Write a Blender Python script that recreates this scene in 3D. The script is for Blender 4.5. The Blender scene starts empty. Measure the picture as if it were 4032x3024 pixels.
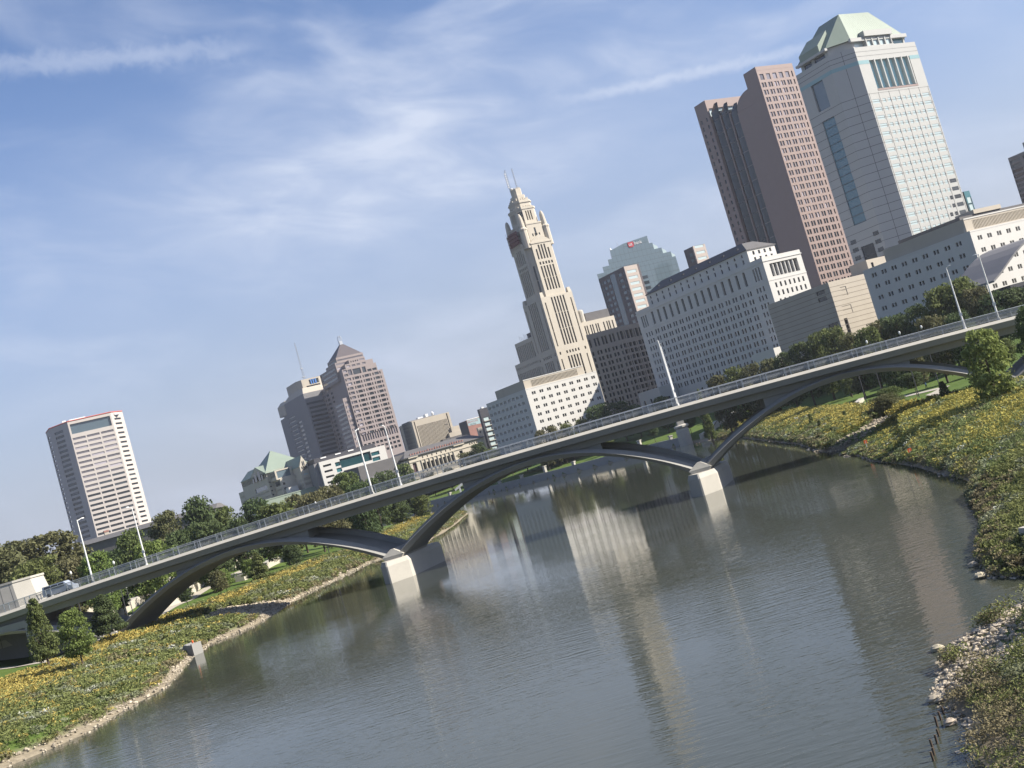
import bpy, math, random
import numpy as np
from mathutils import Matrix, Vector
random.seed(7); RNG = np.random.default_rng(7)
SC = bpy.context.scene; COL = SC.collection
rad = math.radians
# ------------------------------------------------------------------ camera
F, ROLL, PITCH, CAMH = 4500.0, rad(16.09), rad(3.39), 13.5      # focal length in photo pixels, tilt of the phone, height over the water
cr, sr, cp, sp = math.cos(ROLL), math.sin(ROLL), math.cos(PITCH), math.sin(PITCH)
cam = bpy.data.cameras.new('camera'); camo = bpy.data.objects.new('camera', cam); COL.objects.link(camo)
cam.sensor_width = 36; cam.lens = F/4032*36; cam.clip_start = 1; cam.clip_end = 30000
rt = Vector((cr, sr*sp, -sr*cp)); up = Vector((sr, -cr*sp, cr*cp)); bk = Vector((0, -cp, -sp))
camo.matrix_world = Matrix(((rt.x, up.x, bk.x, 0), (rt.y, up.y, bk.y, 0), (rt.z, up.z, bk.z, CAMH), (0, 0, 0, 1)))
SC.camera = camo
# ------------------------------------------------------------------ light
SUN_AZ, SUN_EL = rad(-9), rad(36)      # direction to the sun: azimuth from +X, elevation
sv = Vector((math.cos(SUN_EL)*math.cos(SUN_AZ), math.cos(SUN_EL)*math.sin(SUN_AZ), math.sin(SUN_EL)))
sun = bpy.data.lights.new('sun', 'SUN'); suno = bpy.data.objects.new('sun', sun); COL.objects.link(suno)
sun.energy = 5.0; sun.angle = rad(0.5); sun.color = (1, .93, .82)
suno.rotation_euler = sv.to_track_quat('Z', 'Y').to_euler()
W = bpy.data.worlds.new('World'); SC.world = W; W.use_nodes = True
nt = W.node_tree; N = nt.nodes; LK = nt.links
bg = N['Background']
def nd(tree, typ, **kw):
    n = tree.nodes.new(typ)
    for k, v in kw.items(): setattr(n, k, v)
    return n
def mth(tree, op, a, b=None, c=None, clamp=False):
    n = tree.nodes.new('ShaderNodeMath'); n.operation = op; n.use_clamp = clamp
    for i, x in enumerate((a, b, c)):
        if x is None: continue
        if isinstance(x, (int, float)): n.inputs[i].default_value = x
        else: tree.links.new(x, n.inputs[i])
    return n.outputs[0]
sky = nd(nt, 'ShaderNodeTexSky', sky_type='NISHITA', sun_disc=False, sun_elevation=SUN_EL, sun_rotation=math.pi/2-SUN_AZ, altitude=200, air_density=1.0, dust_density=1.2, ozone_density=2.5)
tc = nd(nt, 'ShaderNodeTexCoord'); sx = nd(nt, 'ShaderNodeSeparateXYZ'); LK.new(tc.outputs['Generated'], sx.inputs[0])
az = mth(nt, 'ARCTAN2', sx.outputs[0], sx.outputs[1]); el = mth(nt, 'ARCSINE', sx.outputs[2])
def cloud_noise(ax, ex, shear, scale, detail, rough, w):
    cb = nd(nt, 'ShaderNodeCombineXYZ')
    LK.new(mth(nt, 'MULTIPLY', az, ax), cb.inputs[0])
    LK.new(mth(nt, 'MULTIPLY', mth(nt, 'ADD', el, mth(nt, 'MULTIPLY', az, shear)), ex), cb.inputs[1]); cb.inputs[2].default_value = w
    n = nd(nt, 'ShaderNodeTexNoise'); n.inputs['Scale'].default_value = scale; n.inputs['Detail'].default_value = detail; n.inputs['Roughness'].default_value = rough
    n.inputs['Distortion'].default_value = .6
    LK.new(cb.outputs[0], n.inputs['Vector']); return n.outputs['Fac']
def sstep(x, a, b):
    n = nd(nt, 'ShaderNodeMapRange', interpolation_type='SMOOTHSTEP'); LK.new(x, n.inputs[0]); n.inputs[1].default_value = a; n.inputs[2].default_value = b
    return n.outputs[0]
big = sstep(cloud_noise(5, 13, .16, 1.0, 6, .5, 3.1), .40, .78)
fine = cloud_noise(9, 26, .2, 1.0, 7, .56, 1.7)
# one bank of cirrus low over the city, densest left of the middle of the view
da = mth(nt, 'DIVIDE', mth(nt, 'ADD', az, rad(5)), rad(13)); de = mth(nt, 'DIVIDE', mth(nt, 'SUBTRACT', el, mth(nt, 'ADD', rad(15.0), mth(nt, 'MULTIPLY', az, -.02))), rad(3.8))
bank = mth(nt, 'EXPONENT', mth(nt, 'MULTIPLY', mth(nt, 'ADD', mth(nt, 'MULTIPLY', da, da), mth(nt, 'MULTIPLY', de, de)), -1.0))
cl = mth(nt, 'MULTIPLY', mth(nt, 'ADD', mth(nt, 'MULTIPLY', big, .62), mth(nt, 'MULTIPLY', bank, .95)), mth(nt, 'ADD', .4, mth(nt, 'MULTIPLY', sstep(fine, .25, .8), .75)))
def contrail(a0, e0, a1, e1, w, seed):
    sl = (e1-e0)/(a1-a0)
    line = mth(nt, 'ADD', rad(e0), mth(nt, 'MULTIPLY', mth(nt, 'SUBTRACT', az, rad(a0)), sl))
    nz = cloud_noise(60, 60, 0, 1, 5, .65, seed)
    d = mth(nt, 'ABSOLUTE', mth(nt, 'ADD', mth(nt, 'SUBTRACT', el, line), mth(nt, 'MULTIPLY', mth(nt, 'SUBTRACT', nz, .5), rad(w)*1.6)))
    m = mth(nt, 'SUBTRACT', 1.0, sstep(d, 0, rad(w)))
    return mth(nt, 'MULTIPLY', m, mth(nt, 'MULTIPLY', sstep(az, rad(a0-3), rad(a0+2)), mth(nt, 'SUBTRACT', 1.0, sstep(az, rad(a1-2), rad(a1+3)))))
tr = mth(nt, 'ADD', mth(nt, 'MULTIPLY', contrail(-26, 24.0, -8.8, 22.5, .8, 5.), .34), mth(nt, 'MULTIPLY', contrail(7.5, 15.9, 19, 14.5, .42, 8.), .42))
front = mth(nt, 'MULTIPLY', mth(nt, 'SUBTRACT', 1.0, sstep(mth(nt, 'ABSOLUTE', az), rad(45), rad(110))), mth(nt, 'SUBTRACT', 1.0, sstep(el, rad(28), rad(50))))
cl = mth(nt, 'MULTIPLY', cl, mth(nt, 'ADD', .12, mth(nt, 'MULTIPLY', front, .88)))
cl = mth(nt, 'ADD', cl, tr, clamp=True)
hz = mth(nt, 'MULTIPLY', mth(nt, 'SUBTRACT', 1.0, sstep(el, rad(-4), rad(23))), 1.0)
mix1 = nd(nt, 'ShaderNodeMixRGB'); LK.new(hz, mix1.inputs[0]); tint = nd(nt, 'ShaderNodeMixRGB', blend_type='MULTIPLY'); tint.inputs[0].default_value = 1; LK.new(sky.outputs[0], tint.inputs[1]); tint.inputs[2].default_value = (.86, .90, 1.03, 1); LK.new(tint.outputs[0], mix1.inputs[1]); mix1.inputs[2].default_value = (2.95, 3.15, 3.8, 1)
mix2 = nd(nt, 'ShaderNodeMixRGB'); LK.new(mth(nt, 'MULTIPLY', cl, .95), mix2.inputs[0]); LK.new(mix1.outputs[0], mix2.inputs[1]); mix2.inputs[2].default_value = (4.2, 4.65, 5.65, 1)
LK.new(mix2.outputs[0], bg.inputs[0]); bg.inputs[1].default_value = 0.079
SC.view_settings.view_transform = 'Standard'; SC.view_settings.look = 'None'; SC.view_settings.exposure = 1.05; SC.view_settings.gamma = 1
SC.cycles.max_bounces = 6; SC.cycles.diffuse_bounces = 3; SC.cycles.glossy_bounces = 3; SC.cycles.transparent_max_bounces = 8
SC.cycles.caustics_reflective = False; SC.cycles.caustics_refractive = False

# ------------------------------------------------------------------ mesh helpers
class MB:
    def __init__(s): s.v = []; s.f = []; s.m = []
    def quad(s, a, b, c, d, m=0):
        n = len(s.v); s.v += [a, b, c, d]; s.f.append((n, n+1, n+2, n+3)); s.m.append(m)
    def poly(s, pts, m=0):
        n = len(s.v); s.v += list(pts); s.f.append(tuple(range(n, n+len(pts)))); s.m.append(m)
    def box(s, x0, x1, y0, y1, z0, z1, m=0):
        p = [(x, y, z) for z in (z0, z1) for x, y in ((x0, y0), (x1, y0), (x1, y1), (x0, y1))]
        for q in ((3, 2, 1, 0), (4, 5, 6, 7), (0, 1, 5, 4), (1, 2, 6, 5), (2, 3, 7, 6), (3, 0, 4, 7)): s.quad(*[p[i] for i in q], m)
    def prism(s, pts, z0, z1, m=0, top=True, z1s=None):
        n = len(pts)
        for i in range(n):
            a, b = pts[i], pts[(i+1) % n]; s.quad((a[0], a[1], z0), (b[0], b[1], z0), (b[0], b[1], z1), (a[0], a[1], z1), m)
        if top: s.poly([(p[0], p[1], z1) for p in pts], m)
    def frustum(s, p0, z0, p1, z1, m=0, cap=True):
        n = len(p0)
        for i in range(n):
            j = (i+1) % n; s.quad((*p0[i], z0), (*p0[j], z0), (*p1[j], z1), (*p1[i], z1), m)
        if cap: s.poly([(*p, z1) for p in p1], m)
    def tube(s, pts, r, n=6, m=0, r1=None):
        rings = []
        for i, p in enumerate(pts):
            p = Vector(p); a = Vector(pts[max(i-1, 0)]); b = Vector(pts[min(i+1, len(pts)-1)]); t = (b-a).normalized()
            u = t.cross(Vector((0, 0, 1)) if abs(t.z) < .95 else Vector((1, 0, 0))).normalized(); w = t.cross(u)
            rr = r if r1 is None else r+(r1-r)*i/(len(pts)-1)
            k = len(s.v); s.v += [tuple(p+(u*math.cos(6.2832*j/n)+w*math.sin(6.2832*j/n))*rr) for j in range(n)]; rings.append(k)
        for a, b in zip(rings, rings[1:]):
            for j in range(n): s.f.append((a+j, a+(j+1) % n, b+(j+1) % n, b+j)); s.m.append(m)
        for k in (rings[0], rings[-1]): s.f.append(tuple(range(k, k+n))); s.m.append(m)
    def loops(s, rings, m=0, closed=True, caps=True):
        ks = []
        for r in rings: ks.append(len(s.v)); s.v += [tuple(p) for p in r]
        n = len(rings[0])
        for a, b in zip(ks, ks[1:]):
            for j in range(n if closed else n-1): s.f.append((a+j, a+(j+1) % n, b+(j+1) % n, b+j)); s.m.append(m)
        if caps and closed:
            for k in (ks[0], ks[-1]): s.f.append(tuple(range(k, k+n))); s.m.append(m)
    def lathe(s, prof, cx, cy, n=12, m=0):
        s.loops([[(cx+r*math.cos(6.2832*j/n), cy+r*math.sin(6.2832*j/n), z) for j in range(n)] for r, z in prof], m)
    def mesh(s, name, mats):
        me = bpy.data.meshes.new(name); me.from_pydata(s.v, [], s.f)
        for mt in (mats if isinstance(mats, (list, tuple)) else [mats]): me.materials.append(mt)
        if any(s.m): me.polygons.foreach_set('material_index', s.m)
        me.update(); return me
    def build(s, name, mats, parent=None):
        return link(name, s.mesh(name, mats), parent)
def link(name, me, parent=None):
    o = bpy.data.objects.new(name, me); COL.objects.link(o)
    if parent is not None: o.parent = parent
    return o
def tag(o, label=None, cat=None, group=None, kind=None):
    for k, v in (('label', label), ('category', cat), ('group', group), ('kind', kind)):
        if v: o[k] = v
    return o
def thing(name, label, cat, loc, rz=0, group=None):
    o = bpy.data.objects.new(name, None); COL.objects.link(o); o.location = loc; o.rotation_euler = (0, 0, rz); o.empty_display_size = .1
    return tag(o, label, cat, group)
def quads_mesh(name, c, a, b, mats, mi=None):
    """N free quads: centres c, half axes a and b"""
    n = len(c); co = np.stack([c-a-b, c+a-b, c+a+b, c-a+b], 1).reshape(-1, 3)
    me = bpy.data.meshes.new(name); me.vertices.add(4*n); me.vertices.foreach_set('co', co.astype(np.float32).ravel())
    me.loops.add(4*n); me.loops.foreach_set('vertex_index', np.arange(4*n, dtype=np.int32))
    me.polygons.add(n); me.polygons.foreach_set('loop_start', np.arange(0, 4*n, 4, dtype=np.int32))
    for m in (mats if isinstance(mats, (list, tuple)) else [mats]): me.materials.append(m)
    if mi is not None: me.polygons.foreach_set('material_index', np.asarray(mi, dtype=np.int32))
    me.update(calc_edges=True); me.validate(); return me

# ------------------------------------------------------------------ materials
MATS = {}
ALB = .82
def mat(name, col, rough=.8, var=.12, scale=.25, bump=0, spec=.3, metal=0, streak=0, island=0, coat=None, trans=0, fine=0):
    if name in MATS: return MATS[name]
    if not island: col = tuple(c*ALB for c in col)
    m = bpy.data.materials.new(name); m.use_nodes = True; t = m.node_tree; p = t.nodes['Principled BSDF']; MATS[name] = m
    p.inputs['Roughness'].default_value = rough; p.inputs['Specular IOR Level'].default_value = spec; p.inputs['Metallic'].default_value = metal
    if var or island:
        hs = nd(t, 'ShaderNodeHueSaturation'); hs.inputs['Color'].default_value = (*col, 1); val = None
        if var:
            co = nd(t, 'ShaderNodeTexCoord'); mp = nd(t, 'ShaderNodeMapping'); t.links.new(co.outputs['Object'], mp.inputs[0]); mp.inputs['Scale'].default_value = (1, 1, .12 if streak else 1)
            n = nd(t, 'ShaderNodeTexNoise'); n.inputs['Scale'].default_value = scale; n.inputs['Detail'].default_value = 6; n.inputs['Roughness'].default_value = .62; t.links.new(mp.outputs[0], n.inputs['Vector'])
            val = mth(t, 'ADD', 1-var*1.0, mth(t, 'MULTIPLY', n.outputs['Fac'], var*2.0))
            if fine:
                n2 = nd(t, 'ShaderNodeTexNoise'); n2.inputs['Scale'].default_value = scale*9; n2.inputs['Detail'].default_value = 3; t.links.new(co.outputs['Object'], n2.inputs['Vector'])
                val = mth(t, 'ADD', val, mth(t, 'MULTIPLY', mth(t, 'SUBTRACT', n2.outputs['Fac'], .5), fine))
        if island:
            g = nd(t, 'ShaderNodeNewGeometry'); oi = nd(t, 'ShaderNodeObjectInfo')
            iv = mth(t, 'ADD', 1-island/2, mth(t, 'MULTIPLY', g.outputs['Random Per Island'], island))
            val = mth(t, 'MULTIPLY', val, iv) if val is not None else iv
            t.links.new(mth(t, 'ADD', .485, mth(t, 'MULTIPLY', oi.outputs['Random'], .03)), hs.inputs['Hue'])
        t.links.new(val, hs.inputs['Value']); t.links.new(hs.outputs[0], p.inputs['Base Color'])
        if bump and var:
            b = nd(t, 'ShaderNodeBump'); b.inputs['Strength'].default_value = bump; b.inputs['Distance'].default_value = .1; t.links.new(n.outputs['Fac'], b.inputs['Height']); t.links.new(b.outputs[0], p.inputs['Normal'])
    else: p.inputs['Base Color'].default_value = (*col, 1)
    if trans:
        tl = nd(t, 'ShaderNodeBsdfTranslucent'); mx = nd(t, 'ShaderNodeMixShader'); mx.inputs[0].default_value = trans
        t.links.new(hs.outputs[0], tl.inputs[0]); t.links.new(p.outputs[0], mx.inputs[1]); t.links.new(tl.outputs[0], mx.inputs[2]); t.links.new(mx.outputs[0], t.nodes['Material Output'].inputs[0])
    return m
def glass(name, col, rough=.08, spec=.7, tint=None):
    m = mat(name, col, rough, 0, spec=spec)
    t = m.node_tree; p = t.nodes['Principled BSDF']
    if not m.get('vary'):
        m['vary'] = 1; oi = nd(t, 'ShaderNodeObjectInfo'); g = nd(t, 'ShaderNodeNewGeometry'); hs = nd(t, 'ShaderNodeHueSaturation'); hs.inputs['Color'].default_value = (*[c*ALB for c in col], 1)
        r = mth(t, 'FRACT', mth(t, 'ADD', oi.outputs['Random'], g.outputs['Random Per Island']))
        t.links.new(mth(t, 'ADD', .55, mth(t, 'MULTIPLY', mth(t, 'POWER', r, 3), 1.6)), hs.inputs['Value']); t.links.new(hs.outputs[0], p.inputs['Base Color'])
    return m
M_conc = mat('concrete', (.29, .285, .265), .85, .16, .35, .25, streak=1, fine=.1)
M_concl = mat('pale_concrete', (.48, .455, .40), .85, .14, .5, .25, fine=.1)
M_white = mat('white_marble', (.60, .585, .55), .7, .07, .12, .1, streak=1)
M_lime = mat('limestone', (.54, .49, .405), .8, .14, .2, .2, streak=1)
M_limed = mat('limestone_spandrel', (.30, .27, .23), .8, .1, .4)
M_aep = mat('buff_precast', (.52, .475, .435), .8, .07, .1)
M_hunt = mat('brown_granite', (.32, .24, .215), .55, .08, .3, fine=.06)
M_rif = mat('grey_white_granite', (.46, .46, .435), .5, .06, .2)
M_joint = mat('dark_joint', (.12, .12, .12), .8, 0)
M_pink = mat('rose_granite', (.31, .26, .245), .7, .08, .2)
M_grey = mat('grey_precast', (.225, .22, .225), .8, .08, .2)
M_tan = mat('tan_stone', (.47, .42, .345), .8, .12, .2, streak=1)
M_brown = mat('brown_stone', (.29, .26, .22), .85, .12, .15, streak=1)
M_slate = mat('slate_roof', (.13, .125, .125), .8, .2, .3, .2)
M_copper = mat('green_copper', (.26, .315, .255), .6, .12, .12, streak=1)
M_roofg = mat('gravel_roof', (.35, .34, .32), .9, .15, .3)
M_brick = mat('red_brick', (.33, .18, .15), .9, .2, .4)
M_char = mat('charcoal_metal', (.06, .06, .07), .5, .1, .5)
M_steel = mat('galvanised_steel', (.50, .53, .56), .4, .1, 2, metal=.5)
M_wpaint = mat('white_paint', (.80, .80, .78), .45, .05, 1)
M_asph = mat('asphalt', (.05, .05, .052), .9, .2, .5)
M_gl = glass('window_glass', (.035, .04, .045))
M_glb = glass('blue_glass', (.06, .085, .10), .05, 1.0)
M_glt = glass('teal_glass', (.03, .11, .125), .08, .9); M_gls = glass('blue_teal_glass', (.06, .17, .22), .08, .9)
M_glp = mat('pale_cyan_glass', (.52, .86, .90), .15, .06, .2, spec=.8)
M_glw = mat('pale_mirror_glass', (.50, .60, .60), .12, .12, .15, spec=.8)
M_glm = glass('sky_lilac_glass', (.24, .22, .24), .1, .8)  # greyish lilac of the reflected sky, painted into the pane colour
M_cyan = mat('cyan_panel', (.28, .44, .46), .3, .05, .3)
M_trunk = mat('bark', (.10, .075, .055), .9, .3, 3, .4)
# ------------------------------------------------------------------ terrain and river
BANK_L = [(-75, -120), (-62, 0), (-55, 60), (-49.8, 97), (-47, 100.6), (-45.1, 104.3), (-44.6, 113.6), (-43.6, 121.7), (-48.5, 147), (-49.2, 158), (-45.8, 165), (-45.2, 174), (-46.1, 195), (-42.6, 212), (-38.4, 240), (-28.1, 251), (-24, 296), (-23.4, 351), (-34, 385), (-75, 430), (-110, 520), (-150, 600)]
WALL = [(-260, 760), (-130, 640), (-62, 566), (-36.7, 538.8), (-21.8, 498.3), (8.1, 451.9), (45.8, 423), (52.8, 400.3)]
BANK_R = [(54, 398), (60.1, 347), (53.2, 267.7), (49.5, 220.6), (44.3, 183.5), (47.5, 176), (43.2, 169.4), (42.8, 157.4), (40.5, 144), (39.5, 124.7), (37.6, 114), (35.3, 97.8), (32.4, 93), (27.9, 79), (22.6, 67), (21.5, 62.5), (23.5, 58), (16.1, 52.1), (14.6, 51), (13.2, 47.7), (11.8, 44.7), (11.8, 41.2), (10.4, 38), (9.5, 25), (9, 0), (9, -120)]
RIV = np.array(BANK_L+WALL+BANK_R); NL = len(BANK_L); NW = NL+len(WALL)
def river_sdf(x, y):
    x = np.asarray(x, float); y = np.asarray(y, float); best = np.full(x.shape, 1e9); seg = np.zeros(x.shape, int); ins = np.zeros(x.shape, bool); n = len(RIV)
    for i in range(n):
        ax, ay = RIV[i]; bx, by = RIV[(i+1) % n]; dx, dy = bx-ax, by-ay
        t = np.clip(((x-ax)*dx+(y-ay)*dy)/(dx*dx+dy*dy), 0, 1); d = np.hypot(x-ax-t*dx, y-ay-t*dy)
        m = d < best; best = np.where(m, d, best); seg = np.where(m, i, seg)
        c = ((ay > y) != (by > y)) & (x < (bx-ax)*(y-ay)/(by-ay+1e-12)+ax); ins ^= c
    return np.where(ins, -best, best), seg
def ground(x, y):
    d, seg = river_sdf(x, y); wall = (seg >= NL-1) & (seg < NW)
    bank = np.interp(d, [-6, -1, 0, 1.2, 5, 14, 26, 40, 75, 110], [-1.6, -.7, -.15, .35, 1.2, 2.2, 2.6, 3.0, 7.0, 8.2])
    nat = bank + .12*np.sin(x*.31+y*.17)*np.clip(d, 0, 1)+.1*np.sin(x*.11-y*.23)*np.clip(d/4, 0, 1)
    wl = np.where(d < .6, -1.6, np.interp(d, [.6, 30, 70, 110], [2.6, 4.6, 7.8, 8.2]))
    return np.where(wall, wl, nat)
def gz(x, y): return float(ground(np.array([x]), np.array([y]))[0])
xs = np.concatenate([np.arange(-6000, -400, 700), np.arange(-400, -130, 18), np.arange(-130, 130, 2.0), np.arange(130, 400, 18), np.arange(400, 6001, 700)])
ys = np.concatenate([np.arange(-600, -20, 60), np.arange(-20, 290, 2.0), np.arange(290, 620, 4.5), np.arange(620, 1000, 30), np.arange(1000, 12001, 1000)])
X, Y = np.meshgrid(xs, ys); Zg = ground(X, Y); nx, ny = len(xs), len(ys)
M_grass = bpy.data.materials.new('lawn_grass'); M_grass.use_nodes = True
def ground_mat(m):
    t = m.node_tree; p = t.nodes['Principled BSDF']; p.inputs['Roughness'].default_value = .95; p.inputs['Specular IOR Level'].default_value = .1
    g = nd(t, 'ShaderNodeNewGeometry'); s = nd(t, 'ShaderNodeSeparateXYZ'); t.links.new(g.outputs['Position'], s.inputs[0])
    n1 = nd(t, 'ShaderNodeTexNoise'); n1.inputs['Scale'].default_value = .12; n1.inputs['Detail'].default_value = 8; n1.inputs['Roughness'].default_value = .7; t.links.new(g.outputs['Position'], n1.inputs['Vector'])
    n2 = nd(t, 'ShaderNodeTexNoise'); n2.inputs['Scale'].default_value = 2.5; n2.inputs['Detail'].default_value = 5; t.links.new(g.outputs['Position'], n2.inputs['Vector'])
    r = nd(t, 'ShaderNodeValToRGB'); r.color_ramp.elements[0].position = .3; r.color_ramp.elements[0].color = (.055, .095, .02, 1); r.color_ramp.elements[1].position = .72; r.color_ramp.elements[1].color = (.10, .14, .035, 1)
    t.links.new(mth(t, 'ADD', mth(t, 'MULTIPLY', n1.outputs[0], .6), mth(t, 'MULTIPLY', n2.outputs[0], .4)), r.inputs[0])
    r2 = nd(t, 'ShaderNodeValToRGB'); r2.color_ramp.elements[0].color = (.10, .085, .06, 1); r2.color_ramp.elements[1].color = (.34, .29, .21, 1); t.links.new(n2.outputs[0], r2.inputs[0])
    mx = nd(t, 'ShaderNodeMixRGB'); mr = nd(t, 'ShaderNodeMapRange'); t.links.new(mth(t, 'ADD', s.outputs[2], mth(t, 'MULTIPLY', n2.outputs[0], .6)), mr.inputs[0]); mr.inputs[1].default_value = .7; mr.inputs[2].default_value = 1.2
    t.links.new(mr.outputs[0], mx.inputs[0]); t.links.new(r2.outputs[0], mx.inputs[1]); t.links.new(r.outputs[0], mx.inputs[2]); cg = nd(t, 'ShaderNodeMapRange'); t.links.new(s.outputs[2], cg.inputs[0]); cg.inputs[1].default_value = 7.6; cg.inputs[2].default_value = 8.1; cm = nd(t, 'ShaderNodeMixRGB'); t.links.new(cg.outputs[0], cm.inputs[0]); t.links.new(mx.outputs[0], cm.inputs[1]); cm.inputs[2].default_value = (.05, .052, .05, 1); t.links.new(cm.outputs[0], p.inputs['Base Color'])  # high city ground: asphalt, kept dark for street shade and less bounced light
    b = nd(t, 'ShaderNodeBump'); b.inputs['Strength'].default_value = .5; b.inputs['Distance'].default_value = .1; t.links.new(n2.outputs[0], b.inputs['Height']); t.links.new(b.outputs[0], p.inputs['Normal'])
ground_mat(M_grass)
gm = bpy.data.meshes.new('ground'); idx = np.arange(nx*ny).reshape(ny, nx)
gm.from_pydata(np.stack([X, Y, Zg], -1).reshape(-1, 3).tolist(), [], np.stack([idx[:-1, :-1], idx[:-1, 1:], idx[1:, 1:], idx[1:, :-1]], -1).reshape(-1, 4).tolist())
gm.materials.append(M_grass); gm.polygons.foreach_set('use_smooth', [True]*len(gm.polygons)); tag(link('ground', gm), 'green river banks and lawns sloping down to the water', kind='structure')
# water
M_wat = bpy.data.materials.new('river_water'); M_wat.use_nodes = True
def water_mat(m):
    t = m.node_tree; p = t.nodes['Principled BSDF']; p.inputs['Base Color'].default_value = (.045, .05, .038, 1); p.inputs['Roughness'].default_value = .03; p.inputs['IOR'].default_value = 1.33; p.inputs['Specular IOR Level'].default_value = .5
    g = nd(t, 'ShaderNodeNewGeometry')
    def nz(sx_, sy_, detail, rot=0):
        mp = nd(t, 'ShaderNodeMapping'); mp.inputs['Scale'].default_value = (sx_, sy_, 1); mp.inputs['Rotation'].default_value = (0, 0, rot); t.links.new(g.outputs['Position'], mp.inputs[0])
        n = nd(t, 'ShaderNodeTexNoise'); n.inputs['Scale'].default_value = 1; n.inputs['Detail'].default_value = detail; n.inputs['Roughness'].default_value = .55; t.links.new(mp.outputs[0], n.inputs['Vector']); return n.outputs[0]
    a = nz(.5, 1.9, 3, .12); b = nz(1.6, 5.0, 2, -.15); c = nz(.05, .035, 3, .3)
    # patches of breeze roughen the surface, calm near the piers
    br = nd(t, 'ShaderNodeMapRange'); t.links.new(c, br.inputs[0]); br.inputs[1].default_value = .36; br.inputs[2].default_value = .62; br.inputs[3].default_value = .35; br.inputs[4].default_value = 1.0
    s = nd(t, 'ShaderNodeSeparateXYZ'); t.links.new(g.outputs['Position'], s.inputs[0])
    calm = nd(t, 'ShaderNodeMapRange'); t.links.new(s.outputs[1], calm.inputs[0]); calm.inputs[1].default_value = 45; calm.inputs[2].default_value = 190; calm.inputs[3].default_value = 1; calm.inputs[4].default_value = .12
    h = mth(t, 'MULTIPLY', mth(t, 'ADD', mth(t, 'MULTIPLY', a, .05), mth(t, 'MULTIPLY', b, .009)), mth(t, 'MULTIPLY', br.outputs[0], calm.outputs[0]))
    bp = nd(t, 'ShaderNodeBump'); bp.inputs['Strength'].default_value = 1; bp.inputs['Distance'].default_value = 1.0; t.links.new(h, bp.inputs['Height']); t.links.new(bp.outputs[0], p.inputs['Normal'])
water_mat(M_wat)
wb = MB(); wb.quad((-700, -300, 0), (400, -300, 0), (400, 900, 0), (-700, 900, 0)); tag(wb.build('river_water', M_wat), 'grey green rippled river water', kind='structure')
# ------------------------------------------------------------------ the arch bridge (local frame: x along the deck, y across it, away from the camera)
BO, BA = Vector((-25.6, 174.2, 0)), rad(-4.8)
bridge = thing('arch_bridge', 'long low concrete arch bridge crossing the river in front of the skyline', 'bridge', BO, BA)
bM = Matrix.Translation(BO) @ Matrix.Rotation(BA, 4, 'Z')
def bw(s, d, z): return bM @ Vector((s, d, z))
def R(s): return 15.0-(.00027 if s < 25 else .00022)*(s-25)**2
SS = [-150+i*3.5 for i in range(104)]
DW = 15.0
mb = MB(); rings = []
for s in SS:
    r = R(s); f = [(.45, r-1.22), (.42, r-1.26), (0, r-1.66), (.04, r-1.74), (.34, r-2.5), (1.5, r-2.62), (1.85, r-3.55)]
    b = [(DW-d, z) for d, z in f[::-1]]
    top = [(DW-3.2, r-1.22), (DW-3.25, r-1.38), (3.25, r-1.38), (3.2, r-1.22)]
    rings.append([(s, d, z) for d, z in f+b+top])
mb.loops(rings); deck = mb.build('deck', M_conc, bridge)
mb = MB(); mb.loops([[(s, 3.3, R(s)-1.374), (s, DW-3.3, R(s)-1.374)] for s in SS], closed=False); mb.build('roadway', M_asph, bridge)
mb = MB(); mb.loops([[(s, d, z) for d, z in ((.40, R(s)-1.235), (-.02, R(s)-1.645), (-.02, R(s)-1.69), (-.035, R(s)-1.645), (.395, R(s)-1.22))] for s in SS]); mb.build('ledge', M_concl, bridge)
NODES = [-92, -45.5, .9, 49.0, 95.2, 140]
M_arch = mat('arch_concrete', (.31, .305, .285), .8, .14, .4, .25, streak=1, fine=.08)
for a, b in zip(NODES, NODES[1:]):
    c = (a+b)/2; h = (b-a)/2; zc = R(c)-2.85; mb = MB(); rings = []
    for i in range(41):
        s = a+.35+(b-a-.7)*i/40; t = min(1, abs(s-c)/(h-.35)); zu = zc-(zc-4.1)*t*t; th = 1.0+.5*t**3; zl = zu-th; hb = .22+.42*min(1, t*1.6)
        sec = [(.35, zu-hb), (.95, zl), (9.2, zl-.05), (9.8, zu-.1), (9.3, zu+.42), (7.9, zu+.4), (7.6, zu-.25), (2.2, zu-.45), (1.9, zu-.05), (1.55, zu)]
        rings.append([(s+.22*d, d, z) for d, z in sec])
    mb.loops(rings); mb.build('arch', M_arch, bridge)
    # spandrel web joining deck and crown
    mb = MB(); rr = []
    for i in range(15):
        s = c-11+22*i/14; t = abs(s-c)/(h-.35); zu = zc-(zc-4.1)*t*t; rr.append([(s, 2.2, min(zu, R(s)-3.2)-.2), (s, 2.2, R(s)-3.0), (s, 8, R(s)-3.0), (s, 8, min(zu, R(s)-3.2)-.2)])
    mb.loops(rr); mb.build('crown_web', M_conc, bridge)
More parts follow.
